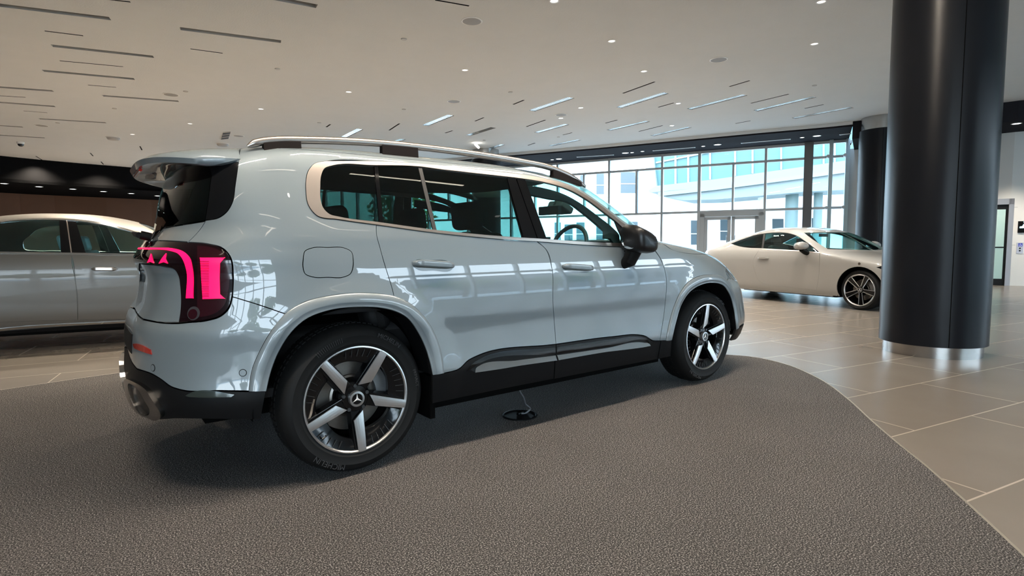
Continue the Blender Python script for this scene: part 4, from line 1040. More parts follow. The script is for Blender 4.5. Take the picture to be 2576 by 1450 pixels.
panel('tailgate', suv, None, PAINT, CAR, us=usl(useg((0, S(1.14)), suv.px(410, 575)), [(410, 575), (457, 567), (515, 557.5)], rev(SEAM_HATCH), [(471, 609), (430, 606.5), (390, 606), (360, 609)], useg(suv.px(360, 609), (0, S(1.085))), useg((0, S(1.085)), (0, S(1.14)))), mode='sym', inner=PAINTIN)
LIN = [(451, 813), (454.6, 791), (454.6, 720), (451, 696), (441.5, 679), (411.7, 670), (352, 663)]
lamp_us = usl(useg((0, S(1.075)), suv.px(362, 610.5)), [(362, 610.5), (390, 607.5), (430, 608), (471, 610.5)], [(471, 610.5), (523.5, 615), (560.7, 626), (580, 650), (585.8, 690), (584, 746), (575, 775), (556.5, 793.6), (523.5, 805), (471, 811), (451, 813)], LIN, useg(suv.px(352, 663), (0, S(.985))), useg((0, S(.985)), (0, S(1.075))))
tl = panel('tail_lamp', suv, None, LENS, CAR, us=lamp_us, mode='sym', thick=.01, off=.004, step=.014)[0]
tl['label'] = 'glossy black and dark red tail lamp band'
panel('lamp_reflector', suv, [(497, 618, 1), (545, 626), (566, 640), (575, 665), (575, 740), (566, 768), (545, 788), (515, 798), (497, 800, 1)], LENSR, tl, off=.0048, thick=.0005, mode='mirror', step=.010)
panel('light_strip', suv, [(361, 624, 1), (400, 624.5), (440, 626), (464, 633), (481, 650), (487, 672), (489.5, 752, 1), (470, 752, 1), (470, 676), (463, 656), (448, 640), (430, 634), (361, 629.5, 1)], REDLED, tl, off=.007, thick=.004, mode='mirror', step=.010)
panel('light_block', suv, [(504.5, 648.5, 1), (569, 648, 1), (556, 663, 1), (555, 700, 1), (556, 740, 1), (569.5, 752.5, 1), (511, 754, 1)], REDLED, tl, off=.007, thick=.004, mode='mirror', step=.010)
for q in ([(383, 640, 1), (387, 655, 1), (390, 662, 1), (381, 658.5, 1), (374, 661, 1), (379, 652, 1)], [(421, 639, 1), (419, 652, 1), (425, 663, 1), (415, 659.5, 1), (403, 663, 1), (411, 651, 1)]):
    panel('light_star', suv, q, REDLED, tl, off=.007, thick=.004, gap=0, mode='mirror', step=.010)
for k in range(22):   # fine dark ribs across the light block
    y = 658 + k * 4.2
    panel('light_rib', suv, [(506, y, 1), (528, y, 1), (528, y + 1.2, 1), (506, y + 1.2, 1)], LENSR, tl, off=.0078, thick=.0008, gap=0, mode='one', step=.02)
disc_on(489, 789, .030, mat('lamp_ring', (.10, .09, .10), .25, .6), 'reversing_lamp', .0052, .001, parent=tl)
disc_on(487, 791, .022, LENSR, 'reversing_lens', .0060, .001, parent=tl)
REC = [(352, 664), (411, 671), (440.5, 680), (450, 697), (453.6, 720), (453.6, 791), (449.5, 811)]
panel('tailgate_panel', suv, None, PAINT, CAR, us=usl(useg((0, S(.98)), suv.px(352, 664)), REC, [(449.5, 811), (400, 810.5), (360, 803)], useg(suv.px(360, 803), (0, S(.80))), useg((0, S(.80)), (0, S(.98)))), mode='sym', inner=PAINTIN, dish=.012)
panel('rear_bumper', suv, None, PAINT, CAR, us=usl(useg((0, S(.795)), suv.px(360, 805)), [(360, 805), (400, 812.5), (451, 814.5), (471, 812.5), (523.5, 807), (557, 795.5), (575.6, 777.5), (585, 748)], SEAM_BUMP, [(717, 790), (683.6, 832), (654, 884), (635, 928.7), (626, 984)], [(626, 984), (558, 983), (452, 980), (431, 973), (405.5, 954.6), (382, 940.6), (345, 928)], useg(suv.px(345, 928), (0, S(.60))), useg((0, S(.60)), (0, S(.795)))), mode='sym', inner=PAINTIN)
panel('rear_bumper_skirt', suv, None, BLACKS, CAR, us=usl(useg((0, S(.595)), suv.px(345, 930)), [(345, 930), (382, 942), (405.5, 956), (431, 974.5), (452, 981.5), (558, 984.5), (626, 986), (669, 985)], [(669, 985), (656, 1057)], [(656, 1057), (534, 1055), (440, 1054)], useg(suv.px(440, 1054), (0, S(.25))), useg((0, S(.25)), (0, S(.595)))), mode='sym')
panel('licence_plate_recess', suv, None, BLACKS, CAR, us=usl(useg((0, S(.605)), (.27, S(.605))), useg((.27, S(.605)), (.27, S(.70))), useg((.27, S(.70)), (0, S(.70))), useg((0, S(.70)), (0, S(.605)))), mode='sym', off=.003, thick=.003)
panel('rear_reflector', suv, [(336, 866, 1), (340, 865), (362, 870), (380, 880, 1), (383, 892.5, 1), (362, 886), (340, 877, 1)], REFLECT, CAR, off=.004, thick=.006, gap=0)
panel('exhaust_trim', suv, [(330, 952), (345, 957), (363, 966), (379, 978), (391.5, 997), (404, 1016), (415, 1034), (415.5, 1046), (405, 1053.5), (385, 1048), (366, 1040), (345, 1022), (333, 1003)], mat('shadow_chrome', (.40, .39, .38), .14, 1.0), CAR, off=.022, thick=.022, holes=[[(339, 964), (350, 970), (358.6, 977), (377, 1006), (389, 1031), (386, 1039), (379, 1041), (354, 1024), (344.5, 1006)]], step=.02)
panel('exhaust_recess', suv, [(337, 962), (350, 968), (360, 976), (379, 1005), (391, 1031), (387, 1042), (378, 1043), (353, 1026), (343, 1006)], mat('dark_chrome', (.05, .047, .046), .25, .8), CAR, off=.006, thick=.004, gap=0)
panel('side_marker', suv, [(468, 996, 1), (476, 991), (580, 991), (591, 993, 1), (583, 999, 1), (520, 1001), (478, 999, 1)], mat('clear_marker', (.03, .04, .035), .06, .2, 1.0), CAR, off=.006, thick=.006, gap=0)
for x, y in ((611, 938.5), (385, 926)):
    ps = disc_on(x, y, .0135, PAINT, 'parking_sensor', .002); disc_on(x, y, .0165, BLACKS, 'sensor_ring', .001, parent=ps)
disc_on(341, 690, .042, CHROME, 'tailgate_badge', .005, .004)

# wheel arch trims: swept lips
def arch_trim(outer, inner, xc, zc, name='wheel_arch_trim'):
    A = suv.us_line(outer, 6, closed=False); Bq = suv.us_line(inner, 6, closed=False); n = 64
    def res(L):
        s_ = np.r_[0, np.cumsum(np.linalg.norm(np.diff(L, axis=0), axis=1))]; t = np.linspace(0, s_[-1], n); return np.stack([np.interp(t, s_, L[:, k]) for k in (0, 1)], 1)
    A, Bq = res(A), res(Bq); rows = []
    for t, off in ((0, -.012), (0, .004), (.10, .0095), (.35, .012), (.62, .013), (.68, .012), (.72, .010), (.96, .010), (1.0, .006)):
        q = A + (Bq - A) * t; rows.append(suv.P(q[:, 0], q[:, 1]) + suv.N(q[:, 0], q[:, 1]) * off)
    last = rows[-1]
    for dy in (.03, .16): r = last.copy(); r[:, 1] += dy; r[:, 0] = xc + (r[:, 0] - xc) * (1 - dy * .05); rows.append(r)
    for sgn in (1, -1):
        V = np.concatenate(rows) * [1, sgn, 1]; F = []
        for i in range(len(rows) - 1):
            for k in range(n - 1): F.append((i * n + k, (i + 1) * n + k, (i + 1) * n + k + 1, i * n + k + 1))
        fm = [1 if i >= 8 else 0 for i in range(len(rows) - 1) for k in range(n - 1)]
        if sgn < 0: F = [f[::-1] for f in F]
        o = link(name, V, F, None, CAR, True, mats=[PAINT, BLACKS], fm=fm)
        bm = bmesh.new(); bm.from_mesh(o.data); bmesh.ops.recalc_face_normals(bm, faces=bm.faces)
        c = max(bm.faces, key=lambda f: -f.calc_center_median().y * sgn)
        if c.normal.y * sgn > 0: bmesh.ops.reverse_faces(bm, faces=bm.faces)
        for e_ in bm.edges:
            if len(e_.link_faces) == 2 and e_.calc_face_angle(0) > math.radians(38): e_.smooth = False
        bm.to_mesh(o.data); bm.free()
arch_trim(ARCH, ARCHI, 0, .36); arch_trim(FARCH, FARCHI, 2.875, .36)
# liners, underbody
for xc in (0., 2.875):
    for sgn in (-1, 1):
        mb = MB(); n = 40; R = .47; V = []; F = []
        for k in range(n + 1):
            a = math.radians(-2 + 184 * k / n); c_, s_ = math.cos(a), math.sin(a); z = .36 + R * .97 * s_; 
            V += [(xc + R * c_, sgn * .875, z), (xc + R * c_, sgn * .50, z), (xc, sgn * .50, .36)]
        for k in range(n): F += [(3 * k, 3 * k + 3, 3 * k + 4, 3 * k + 1), (3 * k + 1, 3 * k + 4, 3 * k + 5, 3 * k + 2)]
        mb.add(V, F); mb.build('wheel_arch_liner', BLACKM, CAR, True)
mb = MB(); mb.box(-.60, 3.5, -.50, .50, .27, .40); mb.box(.47, 2.42, -.80, .80, .215, .42); mb.build('underbody', BLACKM, CAR)
for s_ in (-1, 1):
    mb = MB(); mb.box(.40, .43, min(s_ * .66, s_ * .89), max(s_ * .66, s_ * .89), .19, .42); mb.build('mud_flap', BLACKM, CAR)

# roof spoiler (lofted across the car)
roofz = lambda x, y: (lambda h: h[0].z if h[0] is not None else 1.57)(suv.bvh.ray_cast(Vector((x, -abs(y), 3.)), Vector((0, 0, -1))))
rows = []; YS = .688; ys = YS * np.sin(np.linspace(-math.pi / 2, math.pi / 2, 61))
for y in ys:
    f = min(1, abs(y) / YS); x0 = -.432; L = .006 + .360 * max(0, 1 - f ** 3.2) ** .5; xt = x0 - L
    z0 = (roofz(x0, abs(y)) if abs(y) < .655 else np.interp(abs(y), [.655, .688], [roofz(x0, .655), 1.503])) + .003
    zt = 1.540 - .030 * f ** 4; th = .046 * min(1, L / .16); sec = []
    for t, dz in ((0, 0), (.25, .004), (.5, .006), (.75, .004), (.92, -.002), (1.0, -.35 * th)): sec.append((x0 - L * t, y, z0 + (zt - z0) * t ** 1.2 + dz * min(1, L / .2) if t < 1 else zt - .35 * th))
    sec += [(xt + .012, y, zt - .85 * th), (xt + .2 * L, y, zt - th), (xt + .45 * L, y, zt - th * .9), (xt + .8 * L, y, zt - th * .8), (x0, y, min(z0, zt) - .7 * th - .002)]
    rows.append(sec)
m_ = len(rows[0]); V = [p for r in rows for p in r]; F = []
for i in range(len(rows) - 1):
    for k in range(m_ - 1): F.append((i * m_ + k, i * m_ + k + 1, (i + 1) * m_ + k + 1, (i + 1) * m_ + k))
F += [tuple(range(m_)), tuple(reversed(range((len(rows) - 1) * m_, len(rows) * m_)))]
mb = MB(); mb.add(V, F); sp_ = mb.build('roof_spoiler', PAINT, CAR, True, auto=40)
bm = bmesh.new(); bm.from_mesh(sp_.data); bmesh.ops.recalc_face_normals(bm, faces=bm.faces); bm.to_mesh(sp_.data); bm.free()
mb = MB(); mb.tube([(-.775, y, 1.492) for y in (-.16, 0, .16)], .008, 8); mb.build('brake_light', REFLECT, sp_)
# rear wiper
mb = MB(); c0 = np.array([-.735, -.02, 1.165]); mb.tube([c0, c0 + [-.045, 0, .012]], .022, 12); mb.tube([c0 + [-.05, 0, .01], c0 + [-.055, .2, .02], c0 + [-.05, .40, .03]], [.016, .012, .008], 8); mb.build('rear_wiper', BLACKS, CAR, True)

# roof rails
def rail(sgn):
    top = [(622, 369), (640, 361), (664, 355.5), (700, 352.5), (760, 352.5), (830, 354), (900, 357), (1000, 364.5), (1100, 375.5), (1180, 386), (1263, 398.5), (1325, 409.5), (1376, 420), (1408, 431), (1439, 446), (1459, 459.5), (1472, 470)]
    L = [ony(*p, -.668) for p in smooth_line(top, 14, closed=False)]
    rad = [min(.019, .006 + .03 * k / 4) if k < 4 else .019 for k in range(len(L))]; k_ = len(L)
    for i in range(5): rad[k_ - 1 - i] = min(rad[k_ - 1 - i], .010 + .002 * i)
    mb = MB(); mb.tube([(p[0], p[1] * -sgn, p[2]) for p in L], rad, 14); e_ = mb.build('roof_rail', SATIN, CAR, True)
    for x0, x1, zz in ((-.33, -.16, 0), (.26, .47, 0), (1.46, 1.72, 0)):
        mb = MB(); Q = [(p[0], p[2]) for p in L]; xs = np.linspace(x0, x1, 8); V = []; n = 8
        for x in xs:
            zt = np.interp(x, [q[0] for q in Q], [q[1] for q in Q]); zb = min(zt - .01, roofz(x, .668) - .012)
            V += [(x, -sgn * -.648, zb), (x, -sgn * -.688, zb), (x, -sgn * -.684, zt), (x, -sgn * -.652, zt)]
        F = [(0, 1, 2, 3), (28, 31, 30, 29)]
        for i in range(7):
            for k in range(4): F.append((4 * i + k, 4 * i + 4 + k, 4 * i + 4 + (k + 1) % 4, 4 * i + (k + 1) % 4))
        mb.add(V, F); mb.build('rail_foot', mat('rail_foot_plastic', (.013, .009, .008), .6, spec=.15), e_)
rail(1); rail(-1)

# door handles
def handle(x0, y0, x1, y1, door, sgn=-1):
    a = suv.us_line([(x0, y0), (x1, y1)], 6, closed=False); P = suv.P(a[:, 0], a[:, 1]); N = suv.N(a[:, 0], a[:, 1]); n = len(P); V = []; F = []
    for i in range(n):
        t = i / (n - 1); e_ = min(1, min(t, 1 - t) / .16) ** .6; h = .017 * (.55 + .45 * e_); o = .004 + .036 * e_
        for (dz, do) in ((-h, o - .012), (-h * .8, o - .002), (0, o), (h * .75, o - .003), (h, o - .011), (h * .7, o - .02), (-h * .7, o - .02)):
            V.append(P[i] + N[i] * max(do, -.004) + np.array([0, 0, dz]))
    for i in range(n - 1):
        for k in range(7): F.append((7 * i + k, 7 * i + 7 + k, 7 * i + 7 + (k + 1) % 7, 7 * i + (k + 1) % 7))
    F += [tuple(range(7)), tuple(reversed(range(7 * (n - 1), 7 * n)))]
    for sg, d in ((1, door[0]), (-1, door[1])):
        mb = MB(); mb.add([(p[0], p[1] * sg, p[2]) for p in V], F if sg > 0 else [f[::-1] for f in F]); o_ = mb.build('door_handle', PAINT, d, True, auto=50)
        bm = bmesh.new(); bm.from_mesh(o_.data); bmesh.ops.recalc_face_normals(bm, faces=bm.faces); bm.to_mesh(o_.data); bm.free()
handle(1037, 663, 1143, 669, rd); handle(1414, 670.5, 1492, 676, fd)
panel('handle_shade_patch', suv, [(1037, 664), (1044, 656), (1080, 655), (1125, 657), (1143, 668), (1136, 679), (1090, 681), (1048, 677)], mat('handle_shade', (.05, .065, .07), .4, .3, .5), rd[0], off=.001, thick=.001, gap=0, mode='one')  # flat dark patch, shade behind the handle put into the colour
panel('handle_shade_patch', suv, [(1413, 671), (1419, 665.5), (1450, 665), (1481, 668), (1493, 675), (1485, 683), (1450, 684), (1424, 681)], MATS['handle_shade'], fd[0], off=.001, thick=.001, gap=0, mode='one')

# outside mirrors: shaped housing on a stalk
def mirror(sgn):
    e_ = empty('side_mirror', (0, 0, 0), 0, CAR)
    c = ony(1610, 604, -1.02); V = []; F = []; n = 20; rows_ = []
    # sections across the car from the root (y=-.905) to the rounded tip
    for y, sx_, sz_, dx, dz in ((-.905, .05, .05, .0, .0), (-.925, .085, .078, 0, 0), (-.97, .108, .084, 0, 0), (-1.04, .112, .084, -.004, -.004), (-1.09, .102, .072, -.012, -.010), (-1.115, .085, .060, -.018, -.014), (-1.128, .05, .032, -.022, -.018), (-1.131, .012, .008, -.024, -.02)):
        r = []
        for k in range(n):
            a = 2 * math.pi * k / n; cx_, cz_ = math.cos(a), math.sin(a)
            r.append((c[0] + dx + sx_ * np.sign(cx_) * abs(cx_) ** .6, y * -sgn, c[2] + dz + sz_ * np.sign(cz_) * abs(cz_) ** .6 - .34 * sx_ * np.sign(cx_) * abs(cx_) ** .6 * (1 if cz_ > 0 else .25)))
        rows_.append(r)
    mb = MB(); V = [p for r in rows_ for p in r]
    for i in range(len(rows_) - 1):
        for k in range(n): F.append((i * n + k, i * n + (k + 1) % n, (i + 1) * n + (k + 1) % n, (i + 1) * n + k))
    F += [tuple(range(n)), tuple(reversed(range((len(rows_) - 1) * n, len(rows_) * n)))]
    mb.add(V, F); o = mb.build('mirror_housing', mat('mirror_black', (.010, .010, .011), .32, spec=.4), e_, True, auto=60)
    bm = bmesh.new(); bm.from_mesh(o.data); bmesh.ops.recalc_face_normals(bm, faces=bm.faces); bm.to_mesh(o.data); bm.free()
    mb = MB(); b = c + np.array([-.02, 0, -.085])
    mb.tube([(b[0] + .02, .93 * sgn, b[2] + .03), (b[0] + .005, .985 * sgn, b[2] + .02), (b[0] - .01, .955 * sgn, b[2] - .055), (b[0] - .015, .90 * sgn, b[2] - .085)], [.045, .058, .048, .03], 14); mb.build('mirror_stalk', BLACKS, e_, True)
    mb = MB(); mb.lathe([(.0005, 0), (.07, .0)], n=20); mb.v = [(c[0] - .105 - .0 * v[1], (1.02 + v[0]) * sgn, c[2] + v[1] * .85) for v in mb.v]; mb.build('mirror_glass', CHROME, e_)
    mb = MB(); mb.tube([(c[0] + .085, 1.0 * sgn, c[2] + .02), (c[0] + .07, 1.09 * sgn, c[2] + .015)], .009, 8); mb.build('turn_lamp', mat('amber_lens', (.5, .2, .05), .2), e_)
mirror(-1); mirror(1)
# ------------------------------------------------------------------ wheels
def text_mesh(txt, size, depth):
    c = bpy.data.curves.new('lettering', 'FONT'); c.body = txt; c.size = size; c.extrude = depth; c.align_x = 'CENTER'
    o = bpy.data.objects.new('lettering', c); COL.objects.link(o)
    dg = bpy.context.evaluated_depsgraph_get(); dg.update(); me = bpy.data.meshes.new_from_object(o.evaluated_get(dg))
    V = [tuple(v.co) for v in me.vertices]; F = [tuple(p.vertices) for p in me.polygons]
    bpy.data.objects.remove(o, do_unlink=True); bpy.data.curves.remove(c); bpy.data.meshes.remove(me); return V, F
def arc_text(mb, txt, R, y, a0, size, spacing, depth=.0008, inside=False):
    """letters stand along an arc of radius R, reading clockwise from angle a0, faces looking towards -y"""
    a = a0
    for ch in txt:
        if ch == ' ': a -= spacing * .6; continue
        V, F = text_mesh(ch, size, depth); wdt = max(v[0] for v in V) - min(v[0] for v in V)
        a -= (wdt * .5 + size * .06) / R
        t = np.array([math.sin(a), 0, -math.cos(a)]); r = np.array([math.cos(a), 0, math.sin(a)])
        c = r * R + np.array([0, y, 0])
        mx_ = (max(v[0] for v in V) + min(v[0] for v in V)) / 2
        mb.add([c + t * (v[0] - mx_) + r * v[1] + np.array([0, -v[2], 0]) for v in V], F)
        a -= (wdt * .5 + size * .06) / R
def star3(R, w):  # three-pointed star
    p = []
    for k in range(3):
        a = math.radians(90 + 120 * k); b = a + math.radians(60); p += [(R * math.cos(a), R * math.sin(a)), (w * math.cos(b), w * math.sin(b))]
    return p
def make_wheel(name, RR, RT, yo, halfw, spoke_ang, parent, loc, detail=True, style='suv'):
    """axis along y, outer face towards -y at y=-yo. RR ring radius, RT tyre radius"""
    e = empty(name, loc, 0, parent); F0 = -halfw
    mb = MB()
    prof = [(RR - .012, F0 + .012), (RR + .006, F0 + .002), (RR + .016, F0 - .004), (RR + .03, F0 - .004), ((RR + RT) / 2, F0 - .010), (RT - .04, F0 - .003), (RT - .030, F0 + .002), (RT - .012, F0 + .022), (RT - .004, F0 + .045), (RT, F0 + .075), (RT, halfw - .075), (RT - .012, halfw - .02), (RT - .04, halfw), (RR, halfw - .01)]
    mb.lathe([(r, h) for r, h in prof], n=112, axis='y'); tyre = mb.build('tyre', TIRE, e, True, auto=30)
    if detail:
        for y0, y1, r0 in ((F0 + .028, F0 + .058, RT - .009), (-.035, -.006, RT), (.006, .035, RT), (halfw - .058, halfw - .028, RT - .009)):
            V = []; F = []; nb = 80   # one continuous ring of tread with its cross grooves
            for k in range(nb * 4):
                a = 2 * math.pi * (k // 4 + (0, .62, .70, .92)[k % 4]) / nb; dr = .0035 if k % 4 < 2 else -.003; r = r0 + dr
                for yy, rr in ((y0, r - (.004 if abs(y0) > .05 and y0 < 0 else 0)), (y1, r), (y1, r0 - .01), (y0, r0 - .01)): V.append((rr * math.cos(a), yy, rr * math.sin(a)))
            m4 = nb * 4
            for k in range(m4):
                for j in range(4): F.append((4 * k + j, 4 * k + (j + 1) % 4, 4 * ((k + 1) % m4) + (j + 1) % 4, 4 * ((k + 1) % m4) + j))
            link('tread', V, F, TIRE, e)
        mb = MB(); arc_text(mb, 'MICHELIN', (RR + RT) / 2 + .000, F0 - .0105, math.radians(71), .030, .04); arc_text(mb, 'PRIMACY', (RR + RT) / 2 - .004, F0 - .0105, math.radians(20), .021, .03)
        arc_text(mb, 'MICHELIN', (RR + RT) / 2, F0 - .0105, math.radians(-104), .036, .04)
        # small walking-figure mark is left plain: a rounded pad ahead of the name
        for k in range(14):
            a = math.radians(104 + 1.9 * k); r_ = np.array([math.cos(a), 0, math.sin(a)]); t = np.array([-math.sin(a), 0, math.cos(a)])
            q = [r_ * (RR + .034) - t * .0012, r_ * (RR + .034) + t * .0012, r_ * (RT - .045) + t * .0012, r_ * (RT - .045) - t * .0012]
            mb.add([p + np.array([0, F0 - .0108, 0]) for p in q], [(0, 1, 2, 3)])
        mb.build('sidewall_lettering', TIRETXT, e)
    mb = MB(); mb.lathe([(RR - .013, F0 + .02), (RR - .011, F0 + .003), (RR - .006, F0 - .002), (RR, F0 - .001), (RR + .002, F0 + .008)], n=112, axis='y'); mb.build('rim_ring', ALLOY, e, True)
    mb = MB(); mb.lathe([(RR - .004, F0 + .010), (RR - .020, F0 + .030), (RR - .030, F0 + .10), (RR - .03, halfw)], n=72, axis='y'); mb.build('rim_barrel', BLACKG, e, True)
    if style == 'suv':
        # black inner face with five openings, ridged outer blades
        for k in range(5):
            a = math.radians(spoke_ang + 72 * k); er = np.array([math.cos(a), 0, math.sin(a)]); et = np.array([-math.sin(a), 0, math.cos(a)])
            def pt(r, t, y): return er * r * RR + et * t * RR + np.array([0, y, 0])
            # polished blade: outer end on the ring, slanted inner end
            out = [(.985, -.055), (.985, .095), (.24, .105), (.40, -.085)]
            V = [pt(r, t, F0 + .004 + .020 * (1 - r)) for r, t in out] + [pt(r, t * 1.0, F0 + .014 + .020 * (1 - r)) for r, t in out]
            # a mid row gives the blade its slight crown
            nL = 10; V = []; Fc = []
            for i in range(nL + 1):
                f = i / nL; lo = np.array(out[0]) * (1 - f) + np.array(out[3]) * f; hi = np.array(out[1]) * (1 - f) + np.array(out[2]) * f
                for j in range(5):
                    g = j / 4; p = lo * (1 - g) + hi * g; yy = F0 + .003 + .030 * (1 - p[0]) ** 1.5 - .0012 * (1 - (2 * g - 1) ** 2); V.append(pt(p[0], p[1], yy))
            for i in range(nL):
                for j in range(4): q = i * 5 + j; Fc.append((q, q + 1, q + 6, q + 5))
            mb = MB(); mb.add(V, Fc); o = mb.build('spoke_face', ALLOY, e)
            sd = o.modifiers.new('t', 'SOLIDIFY'); sd.thickness = .010; sd.offset = 0
            # black body of the spoke under it
            mb = MB(); outb = [(.99, -.10), (.99, .14), (.15, .135), (.15, -.11)]
            V = [pt(r, t, F0 + .012 + .034 * (1 - r)) for r, t in outb] + [pt(r, t * 1.25, F0 + .055 + .03 * (1 - r)) for r, t in outb]
            mb.add(V, [(0, 1, 2, 3), (7, 6, 5, 4), (0, 4, 5, 1), (1, 5, 6, 2), (2, 6, 7, 3), (3, 7, 4, 0)]); mb.build('spoke_body', BLACKG, e, bevel=.003)
            # outer black blade between spokes with ridges
            mb = MB(); V = []; Fb = []; n = 14
            for i in range(n + 1):
                b = a + math.radians(7 + 58 * i / n); c_, s_ = math.cos(b), math.sin(b); ri = .70 - .05 * math.cos(i / n * math.pi)
                for r, y in ((.985, F0 + .008), (.97, F0 + .010), (ri + .02, F0 + .030), (ri, F0 + .036), (ri, F0 + .06)): V.append((RR * r * c_, y, RR * r * s_))
            for i in range(n):
                for j in range(4): q = i * 5 + j; Fb.append((q, q + 1, q + 6, q + 5))
            mb.add(V, Fb); bl = mb.build('rim_blade', BLACKG, e, True)
            mb = MB()
            for i in range(5):
                b = a + math.radians(46 - 7.5 * i); r_ = np.array([math.cos(b), 0, math.sin(b)]); t = np.array([-math.sin(b), 0, math.cos(b)]); ss = .085
                p0 = r_ * RR * .94 + np.array([0, F0 + .0105, 0]); p1 = r_ * RR * (.94 - ss * 1.7) + t * RR * .02 + np.array([0, F0 + .0115 + .02 * ss * 3.2, 0])
                mb.tube([p0, p1], .0017, 6)
            mb.build('blade_ridge', mat('rim_ridge', (.035, .035, .037), .35, .4), e)
        mb = MB(); mb.lathe([(.0005, F0 + .030), (.24 * RR, F0 + .034), (.30 * RR, F0 + .050), (.30 * RR, F0 + .09)], n=40, axis='y'); mb.build('hub', BLACKG, e, True)
        mb = MB()
        for k in range(5):
            a = math.radians(spoke_ang + 36 + 72 * k); c = np.array([.19 * RR * math.cos(a) * 1.25, F0 + .040, .19 * RR * math.sin(a) * 1.25]); mb.tube([c, c + [0, -.012, 0]], .0095, 6)
        mb.build('wheel_bolt', mat('bolt_steel', (.09, .09, .095), .35, .8), e)
        a = math.radians(spoke_ang + 22 - 72); mb = MB(); c = np.array([.90 * RR * math.cos(a), F0 + .01, .90 * RR * math.sin(a)]); mb.tube([c, c * [.93, 1, .93] + [0, -.012, 0]], .004, 8); mb.build('valve', CHROME, e)
    else:
        for k in range(5):
            a = math.radians(spoke_ang + 72 * k); er = np.array([math.cos(a), 0, math.sin(a)]); et = np.array([-math.sin(a), 0, math.cos(a)])
            def pt(r, t, y): return tuple(er * r * RR + et * t * RR + np.array([0, y, 0]))
            mb = MB(); V = [pt(.98, -.14, F0 + .004), pt(.98, .14, F0 + .004), pt(.15, .06, F0 + .03), pt(.15, -.06, F0 + .03), pt(.98, -.14, F0 + .05), pt(.98, .14, F0 + .05), pt(.15, .06, F0 + .07), pt(.15, -.06, F0 + .07)]
            mb.add(V, [(0, 1, 2, 3), (7, 6, 5, 4), (0, 4, 5, 1), (1, 5, 6, 2), (2, 6, 7, 3), (3, 7, 4, 0)]); mb.build('spoke_body', BLACKG, e)
            mb = MB()   # machined outline of the opening between two spokes
            b0, b1 = a + math.radians(9.5), a + math.radians(62.5)
            P = [np.array([.94 * RR * math.cos(b), F0 + .004, .94 * RR * math.sin(b)]) for b in np.linspace(b0, b1, 10)]
            cc = a + math.radians(36); P += [np.array([.22 * RR * math.cos(cc + .25), F0 + .026, .22 * RR * math.sin(cc + .25)]), np.array([.22 * RR * math.cos(cc - .25), F0 + .026, .22 * RR * math.sin(cc - .25)]), P[0]]
            mb.tube(P, .0055, 6); mb.build('spoke_edge', ALLOY, e)
        mb = MB(); mb.lathe([(.0005, F0 + .026), (.20 * RR, F0 + .030), (.22 * RR, F0 + .06)], n=32, axis='y'); mb.build('hub', BLACKG, e, True)
    # cap with star emblem
    rc = .145 * RR
    mb = MB(); mb.lathe([(.0005, F0 + .012), (rc * .72, F0 + .012), (rc * .74, F0 + .009), (rc * .98, F0 + .010), (rc, F0 + .014), (rc, F0 + .034)], n=36, axis='y'); cap = mb.build('hub_cap', mat('cap_silver', (.50, .50, .51), .3, .9), e, True)
    mb = MB(); mb.lathe([(.0005, F0 + .0112), (rc * .70, F0 + .0112)], n=36, axis='y'); mb.build('cap_face', BLACKG, e)
    mb = MB(); st = star3(rc * .74, rc * .15); mb.add([(x, F0 + .0105, z) for x, z in st] + [(0, F0 + .0055, 0)], [(i, 6, (i + 1) % 6) for i in range(6)]); o = mb.build('cap_star', mat('star_silver', (.75, .75, .76), .4, .3), e)
    # brake
    mb = MB(); rd_ = .66 * RR; mb.lathe([(.30 * RR, F0 + .105), (.36 * RR, F0 + .095), (.40 * RR, F0 + .10), (.41 * RR, F0 + .11), (rd_, F0 + .11), (rd_, F0 + .135), (.3 * RR, F0 + .135)], n=56, axis='y'); mb.build('brake_disc', DISC, e, True)
    mb = MB(); V = []; Fb = []
    for i in range(9):
        a = math.radians(-4 + 52 * i / 8)
        for r, y in ((.50, F0 + .085), (.74, F0 + .085), (.76, F0 + .14), (.50, F0 + .14)): V.append((RR * r * math.cos(a), y, RR * r * math.sin(a)))
    for i in range(8):
        for j in range(4): Fb.append((4 * i + j, 4 * i + (j + 1) % 4, 4 * i + 4 + (j + 1) % 4, 4 * i + 4 + j))
    Fb += [(0, 1, 2, 3), (35, 34, 33, 32)]; mb.add(V, Fb); mb.build('brake_caliper', CALIPER, e)
    mb = MB(); mb.lathe([(.0005, F0 + .15), (RR - .03, F0 + .15)], n=40, axis='y'); mb.build('wheel_back', BLACKM, e)
    return e
RR_, RT_ = .2615, .365
wy = -.90 + .117 - .002
w1 = make_wheel('wheel', RR_, RT_, 0, .117, -88, CAR, (0, wy, RT_ + .004))
w2 = make_wheel('wheel', RR_, RT_, 0, .117, 86, CAR, (2.889, wy, RT_ + .004))
for x in (0, 2.889):
    c = copy_tree(w1 if x == 0 else w2, CAR); c.location = (x, -wy, RT_ + .004); c.rotation_euler = (0, 0, math.pi)

